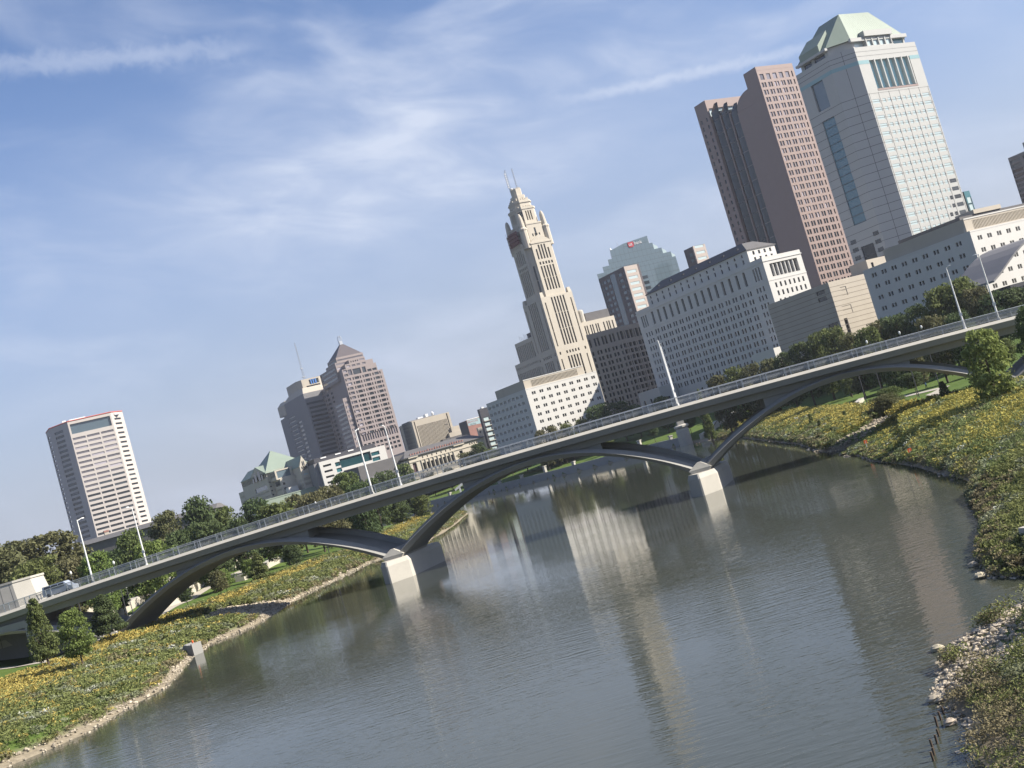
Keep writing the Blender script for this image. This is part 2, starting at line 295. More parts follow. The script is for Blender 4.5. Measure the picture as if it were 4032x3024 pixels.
for k, s in enumerate(NODES[1:-1]):
    land = k in (0, 3); z0 = -2.5; sk = lambda d: s+.24*d
    mb = MB(); zt = 3.25
    pl = [(sk(-2.6)-.12, -2.6), (sk(-2.6)+.12, -2.6), (sk(.2)+2.2, .2), (sk(13)+2.2, 13), (sk(14.8), 14.8), (sk(13)-2.2, 13), (sk(0)-2.2, .2)]
    top = [(x+(sk(y)-x)*.14, y+(.35 if y < 0 else 0)) for x, y in pl]
    mb.prism(pl, z0, 2.55, top=False); mb.frustum(pl, 2.55, top, zt)
    pr = mb.build('pier', M_concl, bridge)
    mb = MB()      # faceted springing block where two arches meet
    p0 = [(sk(.2)-1.7, .2), (sk(.2)+1.7, .2), (sk(9.8)+1.7, 9.8), (sk(9.8)-1.7, 9.8)]; p1 = [(sk(.5)-.25, .5), (sk(.5)+.25, .5), (sk(9.5)+.25, 9.5), (sk(9.5)-.25, 9.5)]
    p2 = [(sk(.25)-1.25, .28), (sk(.25)+1.25, .28), (sk(9.7)+1.25, 9.7), (sk(9.7)-1.25, 9.7)]
    mb.frustum(p2, zt-.1, p0, 3.75, cap=False); mb.frustum(p0, 3.75, p1, 4.75); mb.build('springing_block', M_concl, pr)
# railing: pairs of posts with horizontal bars between them
rl = MB()
rs = [s for s in np.arange(-88, 125, 3.5)]
rl.tube([(s, .55, R(s)) for s in rs], .06, 6)
rail = rl.build('railing', M_steel, bridge)
tb = MB(); tb.tube([(s, .55, R(s)-.14) for s in rs], .035, 4); tb.build('rail_bar', M_steel, rail)
M_mesh = mat('railing_bars', (.42, .44, .45), .45, .1, 2, metal=.3)
for k in range(7):
    tb = MB(); tb.tube([(s, .56, R(s)-.28-k*.125) for s in rs], .026, 4); tb.build('infill_bar', M_mesh, rail)
pm = MB()
for q in range(2): pm.box(-.05, .05, .42, .68, -1.24, .02)
pm = MB(); pm.box(-.045, .045, .46, .62, -1.25, .0); pm.box(-.07, .07, .40, .46, -.34, -.2); pm.box(-.07, .07, .40, .46, -.8, -.66); pm.box(-.09, .09, .38, .66, -1.26, -1.2)
pme = pm.mesh('post', M_steel)
for i in range(-7, 35):
    for g in (0, .85):
        s = -43.0+i*3.6+g
        if -68 < s < 108: o = link('post', pme, rail); o.location = (s, 0, R(s))
fr = MB(); fr.tube([(s, DW-.55, R(s)) for s in rs], .06, 5)
for k in range(6): fr.tube([(s, DW-.55, R(s)-.2-k*.16) for s in rs], .03, 4)
for s in np.arange(-66, 108, 3.6): fr.box(s-.05, s+.05, DW-.62, DW-.48, R(s)-1.25, R(s))
fr.build('far_railing', M_mesh, bridge)
# abutment walls with the underpass at each end
ab = MB(); ab.box(-58.6, -57.2, .5, 13, 0, 8.6); ab.box(-82, -57.0, .45, 14, 8.6, 9.7); ab.box(-82, -58.6, 12, 13, 0, 8.6); ab.box(-150, -82, .9, 14, 0, R(-90)-2.7); ab.box(-82, -74, .9, 12, 0, 3); ab.build('abutment', M_conc, bridge)
ab = MB(); ab.box(118, 180, .9, 14, 0, R(150)-2.8); ab.build('abutment', M_conc, bridge)
# light poles
def lamp_post(s, d, side, label):
    base = bw(s, d, R(s)-1.3); t = thing('street_lamp', label, 'street lamp', base, BA, 'lamp posts on the bridge')
    p = MB(); p.tube([(0, 0, 0), (0, 0, 5), (0, 0, 10.2)], .17, 8, r1=.08); p.lathe([(.24, 0), (.24, .35), (.19, .4)], 0, 0, 8); p.build('pole', M_wpaint, t)
    a = MB(); a.tube([(0, 0, 10.05), (0, side*1.4, 10.3)], .05, 6); a.build('arm', M_wpaint, t)
    h = MB(); h.loops([[(-w, side*y, z) for w, z in ((-.16, 10.27), (.16, 10.27), (.12, 10.40), (-.12, 10.40))] for y in (1.3, 2.2)]); h.build('lamp_head', M_wpaint, t)
    if d > 5 or s > 60:
        q = MB(); q.box(-.2, .2, -.15, .15, 2.3, 2.75); q.build('control_box', M_steel, t)
for s, n in ((-46.1, 'at the left end'), (.44, 'over the left river pier'), (48.5, 'over the right river pier'), (96.7, 'at the right end')):
    lamp_post(s, .9, 1, 'white lamp post on the near side of the bridge '+n)
for s, n in ((-42.9, 'second from the left'), (2.3, 'right of the left river pier'), (49.3, 'half hidden behind the near one'), (95.7, 'second from the right end')):
    lamp_post(s, DW-.9, -1, 'white lamp post on the far side of the bridge, '+n)

# ------------------------------------------------------------------ buildings
AR = rad(29.6); GZ = 7.8
WCACHE = {}
def push_back(b, k):
    """same building k times farther from the river and k times larger"""
    x, y, _ = b.t.location; b.t.location = (x*k, y*k, CAMH*(1-k)); b.t.scale = (k, k, k)
class Bld:
    """a building whose near corner is the local origin; local x runs along its lit front, local y along its shaded side"""
    def __init__(s, name, label, x, y, rz=AR, zg=GZ, cat='building'):
        s.t = thing(name, label, cat, (x, y, 0), rz); s.zg = zg; s.win = []
    def walls(s, name, mats, poly, z0, z1, ops=None, dep=.35, top=1, mb=None, mi=0, parent=None, joints=None):
        own = mb is None; mb = mb or MB(); n = len(poly); ops = ops or {}
        for i in range(n):
            p, q = poly[i], poly[(i+1) % n]; L = math.hypot(q[0]-p[0], q[1]-p[1]); e = ((q[0]-p[0])/L, (q[1]-p[1])/L); inn = (-e[1], e[0])
            P = lambda u, z, d=0: (p[0]+e[0]*u+inn[0]*d, p[1]+e[1]*u+inn[1]*d, z)
            op = [o for o in ops.get(i, []) if o[2] >= z0 and o[3] <= z1]
            if not op: mb.quad(P(0, z0), P(L, z0), P(L, z1), P(0, z1), mi)
            else:
                us = sorted({0, L} | {o[0] for o in op} | {o[1] for o in op}); zs = sorted({z0, z1} | {o[2] for o in op} | {o[3] for o in op})
                ui = {u: k for k, u in enumerate(us)}; zi = {z: k for k, z in enumerate(zs)}; hole = np.zeros((len(us), len(zs)), bool)
                for o in op: hole[ui[o[0]]:ui[o[1]], zi[o[2]]:zi[o[3]]] = True
                for b in range(len(zs)-1):
                    a = 0
                    while a < len(us)-1:
                        if hole[a, b]: a += 1; continue
                        a2 = a
                        while a2+1 < len(us)-1 and not hole[a2+1, b]: a2 += 1
                        mb.quad(P(us[a], zs[b]), P(us[a2+1], zs[b]), P(us[a2+1], zs[b+1]), P(us[a], zs[b+1]), mi); a = a2+1
                for o in op:
                    u0, u1, a, b = o[:4]; g = o[4] if len(o) > 4 else M_gl; dd = o[5] if len(o) > 5 else dep
                    for c in (((u0, a), (u0, b)), ((u1, b), (u1, a)), ((u0, b), (u1, b)), ((u1, a), (u0, a))):
                        mb.quad(P(*c[0]), P(*c[1]), P(*c[1], dd), P(*c[0], dd), mi)
                    s.win.append((P(u0, a, dd), math.atan2(e[1], e[0]), round(u1-u0, 2), round(b-a, 2), g, parent))
            if joints and i in joints:
                jz, ju, w = joints[i]; jm = len(mats)-1 if isinstance(mats, list) else mi
                for z in jz: mb.quad(P(0, z-w, -.03), P(L, z-w, -.03), P(L, z+w, -.03), P(0, z+w, -.03), jm)
                for u in ju: mb.quad(P(u-w, z0, -.035), P(u+w, z0, -.035), P(u+w, z1, -.035), P(u-w, z1, -.035), jm)
        if top: mb.poly([(x, y, z1) for x, y in poly], top-1 if top > 1 else mi)
        return mb.build(name, mats, s.t) if own else mb
    def finish(s):
        ws = sorted(s.win, key=lambda w: -w[2]*w[3])
        for p, rz, w, h, g, par in ws[:100]:
            k = (w, h, g.name)
            if k not in WCACHE:
                m = MB(); m.quad((0, 0, 0), (w, 0, 0), (w, 0, h), (0, 0, h)); WCACHE[k] = m.mesh('window', g)
            o = link('window', WCACHE[k], s.t); o.location = p; o.rotation_euler = (0, 0, rz)
        rest = ws[100:]
        if rest:
            gs = []; m = MB()
            for p, rz, w, h, g, par in rest:
                if g not in gs: gs.append(g)
                c, d = math.cos(rz)*w, math.sin(rz)*w; m.quad(p, (p[0]+c, p[1]+d, p[2]), (p[0]+c, p[1]+d, p[2]+h), (p[0], p[1], p[2]+h), gs.index(g))
            tag(m.build('window_panes', gs, s.t), kind='stuff')
def rect(x0, x1, y0, y1): return [(x0, y0), (x1, y0), (x1, y1), (x0, y1)]      # edge 0 = front (+x), edge 3 = left side (u runs from y1 down)
def rows(us, w, zs, h, g=None, dep=None):
    o = []
    for z in zs:
        for u in us:
            t = (u, u+w, z, z+h)
            if g is not None or dep is not None: t += (g or M_gl,)
            if dep is not None: t += (dep,)
            o.append(t)
    return o
def flip(ops, D): return [(D-o[1], D-o[0])+tuple(o[2:]) for o in ops]
def fr(a, n, st): return [a+i*st for i in range(n)]
def text(body, size, mat_, parent, loc, rot, name='lettering', ext=.05):
    c = bpy.data.curves.new(name, 'FONT'); c.body = body; c.size = size; c.extrude = ext; c.align_x = 'LEFT'; tmp = bpy.data.objects.new(name, c)
    COL.objects.link(tmp); dg = bpy.context.evaluated_depsgraph_get(); dg.update(); me = bpy.data.meshes.new_from_object(tmp.evaluated_get(dg)); bpy.data.objects.remove(tmp)
    me.materials.clear(); me.materials.append(mat_); o = link(name, me, parent); o.location = loc; o.rotation_euler = rot; return o
HP = math.pi/2

# --- white marble justice building
b = Bld('justice_building', 'white marble slab building with a dark mansard roof and many small paired windows', 106.2, 440)
z8 = [45.3-3.26*i+1.95 for i in range(9)]
oR = rows(fr(2.86, 7, 2.43), .95, z8, 1.95)+[(2.9, 17.7, 51.7, 56.9, M_gl, 1.6)]
oL = []
for c in fr(12.45, 15, 4.56): oL += rows([c-1.4, c+.35], 1.0, z8, 1.95)+[(c-.75, c+.75, 51.5, 57.2, M_gl, .9)]
for u in (3.3, 5.3, 7.1, 80.0, 81.9, 83.9): oL += rows([u], .85, z8, 1.95)
for u in (2.9, 4.5, 6.1, 81, 82.6, 84.2): oL += [(u, u+.9, 51.7, 56.9, M_gl, .8)]
oL += [(c-.75, c+.75, 12, 18.5, M_gl, .6) for c in fr(44, 4, 4.56)]
b.walls('wall', M_white, rect(0, 20.4, 0, 88), GZ, 59.9, {0: oR, 3: flip(oL, 88)})
m = MB()
for i in range(6): x = 2.9+14.8*(i+1)/7; m.tube([(x, .75, 51.75), (x, .75, 56.85)], .42, 10)
m.build('colonnade', M_white, b.t)
m = MB(); m.box(-.25, 20.65, -.25, 88.2, 58.1, 58.5); m.box(-.12, 20.5, -.12, 88.1, 50.3, 50.7); m.build('cornice', M_white, b.t)
b.walls('attic', M_white, rect(1.5, 16.4, 8.4, 78.5), 59.9, 65.0, {0: rows(fr(2.6, 4, 3.0), 1.1, [60.3, 62.8], 1.5), 3: flip(rows(fr(3.6-.4, 15, 4.56), .95, [60.3], 1.7)+rows(fr(3.6-.4, 15, 4.56), .95, [62.9], 1.2), 70.1)})
m = MB(); m.box(1.1, 16.8, 8.0, 78.9, 65.0, 65.35); m.frustum(rect(1.3, 16.6, 8.2, 78.7), 65.35, rect(5.2, 11.4, 14, 70), 69.0)
rf = m.build('mansard_roof', M_slate, b.t)
for y in fr(15, 7, 9.2):
    m = MB(); m.box(2.7, 4.6, y-.6, y+.6, 65.6, 67.3); m.build('dormer', M_slate, rf)
b.walls('entrance_wing', M_white, rect(-14, 1.5, -7, 6), GZ, 24.6, {0: rows([2.5, 6.5, 10.5], 1.6, [12], 9)})
b.walls('entrance_wing', M_white, rect(-10, -.4, 74, 90), GZ, 24.0, {3: flip(rows([2, 7, 12], 1.4, [17], 3), 16), 0: [(2, 5, 10, 19)]})
b.finish()
# --- brown granite twin slab tower
b = Bld('granite_tower', 'tall brown granite tower of two slabs joined by dark glass bays', 161.1, 565)
zr = [53.0-2.6+3.88*i for i in range(28)]
oR = []
for z in zr:
    for k in range(5): oR += [(1.0+4.4*k, 2.3+4.4*k, z, z+2.55, M_glm if z > 84 else M_gl), (2.75+4.4*k, 4.05+4.4*k, z, z+2.55, M_glm if z > 80+k*2 else M_gl)]  # sky reflection painted by height: lilac panes above, dark ones below
    oR.append((23.2, 24.1, z, z+2.6))
oR += [(1.3+4.4*k, 4.0+4.4*k, 159.1, 162.2, M_glm) for k in range(5)]+[(23.2, 24.1, 159.1, 162.2)]
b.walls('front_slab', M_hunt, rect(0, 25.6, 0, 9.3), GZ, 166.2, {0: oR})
b.walls('back_slab', M_hunt, rect(0, 31, 41.8, 51), GZ, 166.2, {0: [(1.2, 29.5, 157.0, 161.5, M_glw, 1.0)], 3: [(u, u+1.4, z, z+2.2) for z in zr[::1] for u in (1.6, 6.0)]})
m = MB(); m.box(-.05, 25.65, -.05, 9.35, 164.2, 164.5); m.build('parapet_band', M_hunt, b.t)
m = MB(); m.box(1.4, 24, 9.3, 21.4, GZ, 150.4)
pts = [(9.2, 150.4), (9.2, 158.5)]+[(9.2+11.6*math.sin(t)*1.0, 158.5-8.1*(1-math.cos(t))*1.0) for t in np.linspace(.2, HP, 9)]
m.loops([[(x, y, z) for y, z in pts] for x in (.02, 2.2)]); m.box(.03, 24, 9.3, 21.2, GZ, 150.3); m.build('blank_wall', M_hunt, b.t)
M_darkg = glass('black_glass', (.02, .025, .03), .06, .5)
for k, (y0, y1) in enumerate(((21.4, 27.4), (28.2, 34.4), (35.2, 41.6))):
    m = MB(); zt = 152.5+k*3; pr = [(1.5, y0), (.9, y0+1.0), (.7, (y0+y1)/2), (.9, y1-1.0), (1.5, y1)]
    m.loops([[(*p, GZ) for p in pr], [(*p, zt) for p in pr], [(3+.5*(p[0]), (y0+y1)/2+(p[1]-(y0+y1)/2)*.45, zt+4.4) for p in pr]], closed=False); m.box(2.2, 24, y0, y1, GZ, zt-1)
    bay = m.build('glass_bay', M_darkg, b.t)
    for z in np.arange(14, zt, 7.75):
        j = MB(); j.loops([[(p[0]-.05, p[1], z) for p in pr], [(p[0]-.05, p[1], z+.45) for p in pr]], closed=False); j.build('spandrel_band', mat('bay_band', (.12, .11, .11), .6, .1), bay)
m = MB(); m.box(.7, 1.6, 27.4, 28.2, GZ, 153); m.box(.7, 1.6, 34.4, 35.2, GZ, 155); m.build('bay_pier', M_hunt, b.t)
b.finish(); push_back(b, 1.06)
# --- grey white tower with green roof
b = Bld('green_roof_tower', 'tall pale granite tower with faceted green copper roof and tall blue top windows', 194.4, 520)
C1, C2 = (-9.3, 8.3), (-9.6, 29.2)
fp = [(0, 0), (42, 0), (49, 7), (49, 22), (42, 28.5), (0, 33), (-9.6, 29.2), (-9.3, 8.3)]
zr = [122.4-3.92*i for i in range(19)]
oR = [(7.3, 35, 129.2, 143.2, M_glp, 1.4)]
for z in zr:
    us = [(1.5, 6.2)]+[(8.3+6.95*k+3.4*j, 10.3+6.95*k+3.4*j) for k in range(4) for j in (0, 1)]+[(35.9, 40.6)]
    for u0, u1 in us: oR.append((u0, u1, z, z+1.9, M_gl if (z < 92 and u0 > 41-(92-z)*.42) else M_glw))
oL = [(6.4, 14.2, 128.4, 143.0, M_glb, .9), (6.2, 14.0, 72, 123.6, M_gls, .5), (6.2, 14.0, 54, 61.5, M_darkg, .5)]+[(u, u+3.5, 66-3.92*k*1.0-2, 66-3.92*k, M_gl) for k in range(4) for u in (1.4, 15.6)]
jz = [127.2-3.92*i for i in range(21)]+[147.6, 145.4]
ujR = [0.7, 6.9, 13.9, 20.85, 27.8, 34.75, 41.3]
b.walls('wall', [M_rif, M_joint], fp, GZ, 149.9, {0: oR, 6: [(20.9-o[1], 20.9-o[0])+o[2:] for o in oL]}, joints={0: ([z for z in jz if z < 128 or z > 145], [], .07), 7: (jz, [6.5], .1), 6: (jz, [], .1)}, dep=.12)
m = MB()
for u in ujR: m.box(u-.07, u+.07, -.06, .02, GZ, 127.5)
m.build('panel_joint', M_joint, b.t)
m = MB()
for i in range(6): x = 7.3+27.7*(i+.72)/6; m.box(x-.35, x+.35, -.3, 1.35, 129.25, 143.4)
m.build('window_fin', M_rif, b.t)
m = MB(); m.box(7.2, 35.1, -.12, .3, 128.3, 129.2); m.build('sill_band', M_hunt, b.t)
m = MB()
for i in (0, 6, 7):
    p, q = fp[i], fp[(i+1) % 8]; L = math.hypot(q[0]-p[0], q[1]-p[1]); n_ = ((q[1]-p[1])/L*.05, -(q[0]-p[0])/L*.05)
    for f0, f1 in (((0, .17), (.835, 1)) if i == 0 else ((0, 1),)):
        a_ = (p[0]+(q[0]-p[0])*f0+n_[0], p[1]+(q[1]-p[1])*f0+n_[1]); b_ = (p[0]+(q[0]-p[0])*f1+n_[0], p[1]+(q[1]-p[1])*f1+n_[1]); m.quad((*a_, 141.6), (*b_, 141.6), (*b_, 143.4), (*a_, 143.4))
m.build('cyan_band', M_cyan, b.t)
ins = lambda k: [(21+(x-21)*k, 19+(y-19)*k) for x, y in fp]
b.walls('penthouse', [M_rif], [(3, 2.6), (38.5, 2.6), (46, 9.5), (46, 22), (38, 27), (4, 31), (-6, 28), (-6, 10)], 149.9, 154.3, {0: [(1, 8, 150.2, 153.6, M_glw), (8.4, 27, 150.2, 153.9, M_glw, .8), (27.6, 34.5, 150.2, 153.4, M_glt)], 6: [(2, 7, 150.5, 153), (9, 16, 150.5, 153)]})
m = MB(); ba = [(1.8, 1.8), (38.6, 1.8), (47, 9), (47, 23), (38, 28), (3, 32), (-7.6, 28.6), (-7.4, 9.5)]; tp = [(7.6, 9), (27.8, 9), (31, 12), (31, 19), (28, 22), (9, 23), (7.2, 22), (7.2, 12)]
m.frustum(ba, 154.3, tp, 170.2)
for i in range(22):      # standing seams
    f = (i+.5)/22
    for k in (0, 7, 6):
        p0 = Vector((*ba[k], 154.3)).lerp(Vector((*ba[(k+1) % 8], 154.3)), f); p1 = Vector((*tp[k], 170.2)).lerp(Vector((*tp[(k+1) % 8], 170.2)), f); m.tube([tuple(p0), tuple(p1)], .06, 3)
rf = m.build('copper_roof', M_copper, b.t)
m = MB(); m.box(.6, 39, .9, 2.2, 153.2, 154.9); m.box(9.3, 28.2, -.2, 3.4, 154.9, 157.6); m.box(-8.4, -6.4, 9, 29, 153.2, 154.3); m.build('cornice', M_rif, b.t)
b.walls('dormer', [M_rif], rect(10, 27.6, .6, 8), 150, 156.6, {0: rows(fr(.6, 4, 4.3), 3.6, [150.4], 5.2, M_glw, .8)})
m = MB(); pr = [(-8.2, 154), (-8.2, 157.5), (0, 164.5), (0, 154)]; m.loops([[(x, y, z) for x, z in pr] for y in (12.5, 25.5)]); m.build('gable_roof', M_copper, rf)
b.finish()
# --- two white slab offices with paired square windows (the same kind)
def slab_office(label, x, y, W_, D_, nR, nL, rowsz, pR, pL):
    b = Bld('slab_office', label, x, y)
    oR = []; oL = []
    for z in rowsz:
        for k in range(nR): u = 2.55+pR*k; oR += [(u, u+.85, z, z+1.25), (u+1.05, u+1.9, z, z+1.25)]
        for k in range(nL): u = 3.7+pL*k; oL += [(u, u+.8, z, z+1.25), (u+1.15, u+1.95, z, z+1.25)]
    b.walls('wall', M_white, rect(0, W_, 0, D_), GZ, 38.1, {0: oR, 3: flip(oL, D_)}, dep=.45)
    px0, px1, py1 = 1.0, W_-5.2, D_-9
    b.walls('penthouse', M_tan, rect(px0, px1, 1.6, py1), 38.1, 42.0, {0: [(3.4, px1-px0-3.2, 38.6, 41.2, M_char, .5)]})
    m = MB(); n = int((px1-px0-6.6)/.62)
    for i in range(n): u = px0+3.5+i*.62; m.box(u, u+.28, 1.55, 1.9, 38.6, 41.25)
    m.build('louvre', M_tan, b.t)
    m = MB(); m.box(px0-.1, px1+.1, 1.45, 1.6, 41.75, 42.1); m.build('coping', M_white, b.t)
    m = MB(); m.box(-.06, W_+.06, -.06, D_+.06, 37.75, 38.16); m.build('parapet', M_white, b.t)
    m = MB()
    for i in range(5): m.tube([(.6+i*.5, 2+i, 38.1), (.6+i*.5, 2+i, 39.4+.3*(i % 2))], .06, 4)
    m.build('roof_aerials', M_steel, b.t); b.finish(); return b
slab_office('white slab office with paired square windows standing below the ornate spire tower', 4.7, 476, 36.5, 36.9, 9, 9, [35.15-3.1*i for i in range(8)], 3.84, 3.78)
slab_office('white slab office with paired square windows cut by the photo\'s right edge', 135.3, 320, 62, 41.2, 14, 9, [35.1-3.58*i for i in range(7)], 4.28, 4.08)
# --- ornate stepped spire tower
b = Bld('ornate_tower', 'tall cream stepped tower with corner turrets and twin antennas on its crown', 33.4, 738)
def strips(us, w, z0, z1, n, gap=.7):
    n = max(1, n//3); gap = .22; h = (z1-z0)/n; return [(u, u+w, z0+i*h+gap/2, z0+(i+1)*h-gap/2) for u in us for i in range(n)]
g5 = [7.4, 9.75, 12.0, 14.25, 16.6]
low = strips(g5, 1.25, 72.4, 105, 10)+strips([1.9, 22.0], .95, 72.4, 102.3, 9)+rows(g5+[2.0, 22.0], 1.2, [66.8], 1.9)+strips(g5, 1.25, 40, 65, 7)+strips([1.9, 22], .95, 40, 64, 7)
upw = strips(g5, 1.25, 110, 126.6, 6)+rows(g5, 1.3, [127.5], 1.9)+strips(g5[1:4], 1.25, 131, 141, 3, .5)+strips([g5[0], g5[4]], 1.2, 131, 138.3, 3, .5)
b.walls('lower_shaft', M_lime, rect(0, 24.7, 0, 24.7), GZ, 106, {0: low, 3: flip(low, 24.7)}, dep=.7)
m = MB()
for cx in (1.4, 23.3):
    for cy in (1.4, 23.3): m.frustum(rect(cx-1.4, cx+1.4, cy-1.4, cy+1.4), 106, rect(cx-.9 if cx < 5 else cx-1.2, cx+1.2 if cx < 5 else cx+.9, cy-.8, cy+.8), 109.4)
m.build('shoulder', M_lime, b.t)
upoly = [(5.2, 1.2), (20.2, 1.2), (20.2, 3.2), (23.0, 3.2+1.5), (23.0, 5.5), (23.4, 5.5), (23.4, 20), (20, 23.4), (5, 23.4), (1.2, 20.2), (1.2, 5.2), (3.2, 5.2), (5.2, 3.2)]
sh = lambda ops: [(o[0]-5.2,)+(o[1]-5.2,)+tuple(o[2:]) for o in ops]
b.walls('upper_shaft', M_lime, upoly, 106, 143.2, {0: sh(upw), 9: [(15-o[1], 15-o[0])+o[2:] for o in sh(upw)], 11: strips([.7], 1.3, 108, 128, 6)}, dep=.7)
m = MB()    # gable ends
for (pts) in ([(5.2, 143.2), (20.2, 143.2), (18.4, 144.6), (13.3, 147.6), (12.2, 147.6), (7, 144.6)],):
    m.loops([[(u, y, z) for u, z in pts] for y in (1.2, 4)]); m.loops([[(x, u, z) for u, z in pts] for x in (1.2, 4)])
m.box(4.6, 21.2, .8, 1.6, 142, 143); m.box(.8, 1.6, 4.6, 21.2, 142, 143); m.build('gable', M_lime, b.t)
m = MB()
for cx, cy in ((3.8, 3.8), (21.2, 3.8), (3.8, 21.2), (21.2, 21.2)):
    m.lathe([(2.6, 140), (2.6, 152), (2.9, 152.3), (2.9, 153.2), (2.0, 154.2), (1.75, 158), (1.5, 161), (.9, 163), (.15, 163.8)], cx, cy, 10)
m.build('turret', M_lime, b.t)
def octo(r, c=12.3, k=.60): t = r*k; return [(c-t, c-r), (c+t, c-r), (c+r, c-t), (c+r, c+t), (c+t, c+r), (c-t, c+r), (c-r, c+t), (c-r, c-t)]
b.walls('crown', M_lime, octo(9.6), 143, 156.5, {0: [(5, 6.4, 148, 153), (2.6, 3.6, 147.2, 149.2), (4.6, 6.8, 147.2, 149.2), (7.8, 8.8, 147.2, 149.2)], 6: [(5, 6.4, 148, 153)]})
b.walls('crown', M_lime, octo(7.6), 156.5, 168, {i: [(u, u+1.0, 159, 165.5) for u in ((2.3, 4.1, 5.9) if i % 2 == 0 else (1.0, 2.3, 3.5))] for i in (0, 6, 7)}, dep=.8)
b.walls('crown', M_lime, octo(6.4), 168, 173.5); b.walls('crown', M_lime, octo(4.3), 173.5, 177.5); b.walls('crown', M_lime, octo(3.1), 177.5, 182.3)
m = MB(); m.prism(octo(9.9), 155.6, 156.6); m.prism(octo(8.0), 166.8, 168.2); m.prism(octo(6.9), 171.6, 172.5)
for i in range(24):
    a = 6.2832*i/24; m.box(12.3+6.1*math.cos(a)-.3, 12.3+6.1*math.cos(a)+.3, 12.3+6.1*math.sin(a)-.3, 12.3+6.1*math.sin(a)+.3, 173.2, 174.6+.8*(i % 3 == 0)); m.box(12.3+3*math.cos(a)-.2, 12.3+3*math.cos(a)+.2, 12.3+3*math.sin(a)-.2, 12.3+3*math.sin(a)+.2, 182, 182.8+.5*(i % 2))
    m.box(12.3+7.4*math.cos(a)-.3, 12.3+7.4*math.cos(a)+.3, 12.3+7.4*math.sin(a)-.3, 12.3+7.4*math.sin(a)+.3, 168, 169.2)
m.build('crown_carving', M_lime, b.t)
m = MB()
for z in (145, 147.4, 149.8, 152.2): m.box(-.6, 2.0, 6.5, 19.5, z, z+.25)
for y in np.arange(6.5, 20, 1.6): m.tube([(-.5, y, 142), (-.5, y, 155)], .09, 4)
m.box(.4, 1.1, 7.5, 19, 145.2, 153.8)
m.build('scaffold', mat('red_netting', (.22, .10, .10), .9, .3, .8), b.t)
for k, (ax, ay, r0) in enumerate(((9.8, 14.5, .55), (13.6, 11.5, .42))):
    m = MB()
    for dx, dy in ((-r0, -r0), (r0, -r0), (0, r0)): m.tube([(ax+dx, ay+dy, 181), (ax+dx*.6, ay+dy*.6, 197.5-k*.6)], .12, 4)
    for i in range(11): m.box(ax-r0, ax+r0, ay-r0, ay+r0, 182.5+i*1.35, 182.66+i*1.35)
    an = m.build('antenna', M_steel, b.t)
    if k == 0:
        for i in range(7): m = MB(); m.lathe([(.05, -.55), (.5, -.35), (.5, .35), (.05, .55)], 0, 0, 8); d_ = m.build('antenna_dish', M_wpaint, an); d_.location = (ax-1.3, ay-.9, 185+i*1.55)
        m = MB(); m.lathe([(.1, -1), (.9, -.6), (.9, .6), (.1, 1)], 0, 0, 10); d_ = m.build('antenna_dish', M_wpaint, an); d_.location = (ax+.3, ay-1.2, 183.2)
wgw = strips(fr(1.2, 12, 2.35), 1.15, 72, 83, 4)+rows(fr(1.2, 12, 2.35), 1.1, [68.4], 1.6)
b.walls('side_wing', M_lime, rect(2, 26, 24.7, 52.5), GZ, 85.6, {3: wgw}, dep=.7)
b.walls('side_wing', M_lime, rect(1, 25, 24.7, 58.5), GZ, 71.9, {3: strips(fr(1.2, 14, 2.35), 1.15, 46, 65, 6)+rows(fr(1.2, 14, 2.35), 1.1, [67.6], 1.6)}, dep=.7)
b.walls('roof_plant', M_char, rect(6, 18, 27, 40), 85.6, 89.4)
m = MB()
for i in range(6): m.tube([(4, 36+i*2.2, 85), (4, 36+i*2.2, 88+i % 3)], .15, 4)
m.build('roof_aerials', M_steel, b.t)
b.walls('rear_wing', M_lime, rect(24.7, 54.5, 4, 20), GZ, 84.6, {0: strips([1.5, 4.2, 6.0, 8.7, 10.5, 13.2, 15, 19.6, 22.3, 24.1, 26.8], 1.05, 50, 82, 9)}, dep=.6)
b.walls('roof_plant', M_slate, rect(34, 53.5, 7, 18), 84.6, 90.5)
m = MB(); m.lathe([(2.4, 84.6), (2.4, 92.4), (2.0, 93.4), (.3, 94)], 32, 9, 12); m.build('water_tank', M_concl, b.t)
b.walls('roof_plant', M_glb, rect(25.5, 30.5, 8, 14), 84.6, 90); b.finish()
# --- brown curved office
b = Bld('curved_office', 'dull brown office with bent front between spire tower and white marble slab', 41.5, 560)
pl = [(0, 0), (16.4, -4.5), (33, -1.5), (42, 20), (15, 21)]
zr = [51.9-3.1*i for i in range(11)]
o0 = []; o1 = []
for i, z in enumerate(zr+[55.0-0]):
    h = 1.9
    if i == len(zr): z, h = 53.2-.2, 4.1
    if i == 0: continue
    for u in (.6, 3.2, 4.9, 7.3, 9.0, 11.4, 13.1, 15.6): o0.append((u, u+1.0, z, z+h))
    for u, w in ((.6, 1.9), (3.2, .6), (4.6, 2.0), (7.4, 2.0), (10.1, .6), (11.5, 2.0), (14.2, 2.0)): o1.append((u, u+w, z, z+h+.2))
b.walls('wall', M_brown, pl, GZ, 59.6, {0: o0, 1: o1}, dep=.9); b.finish()
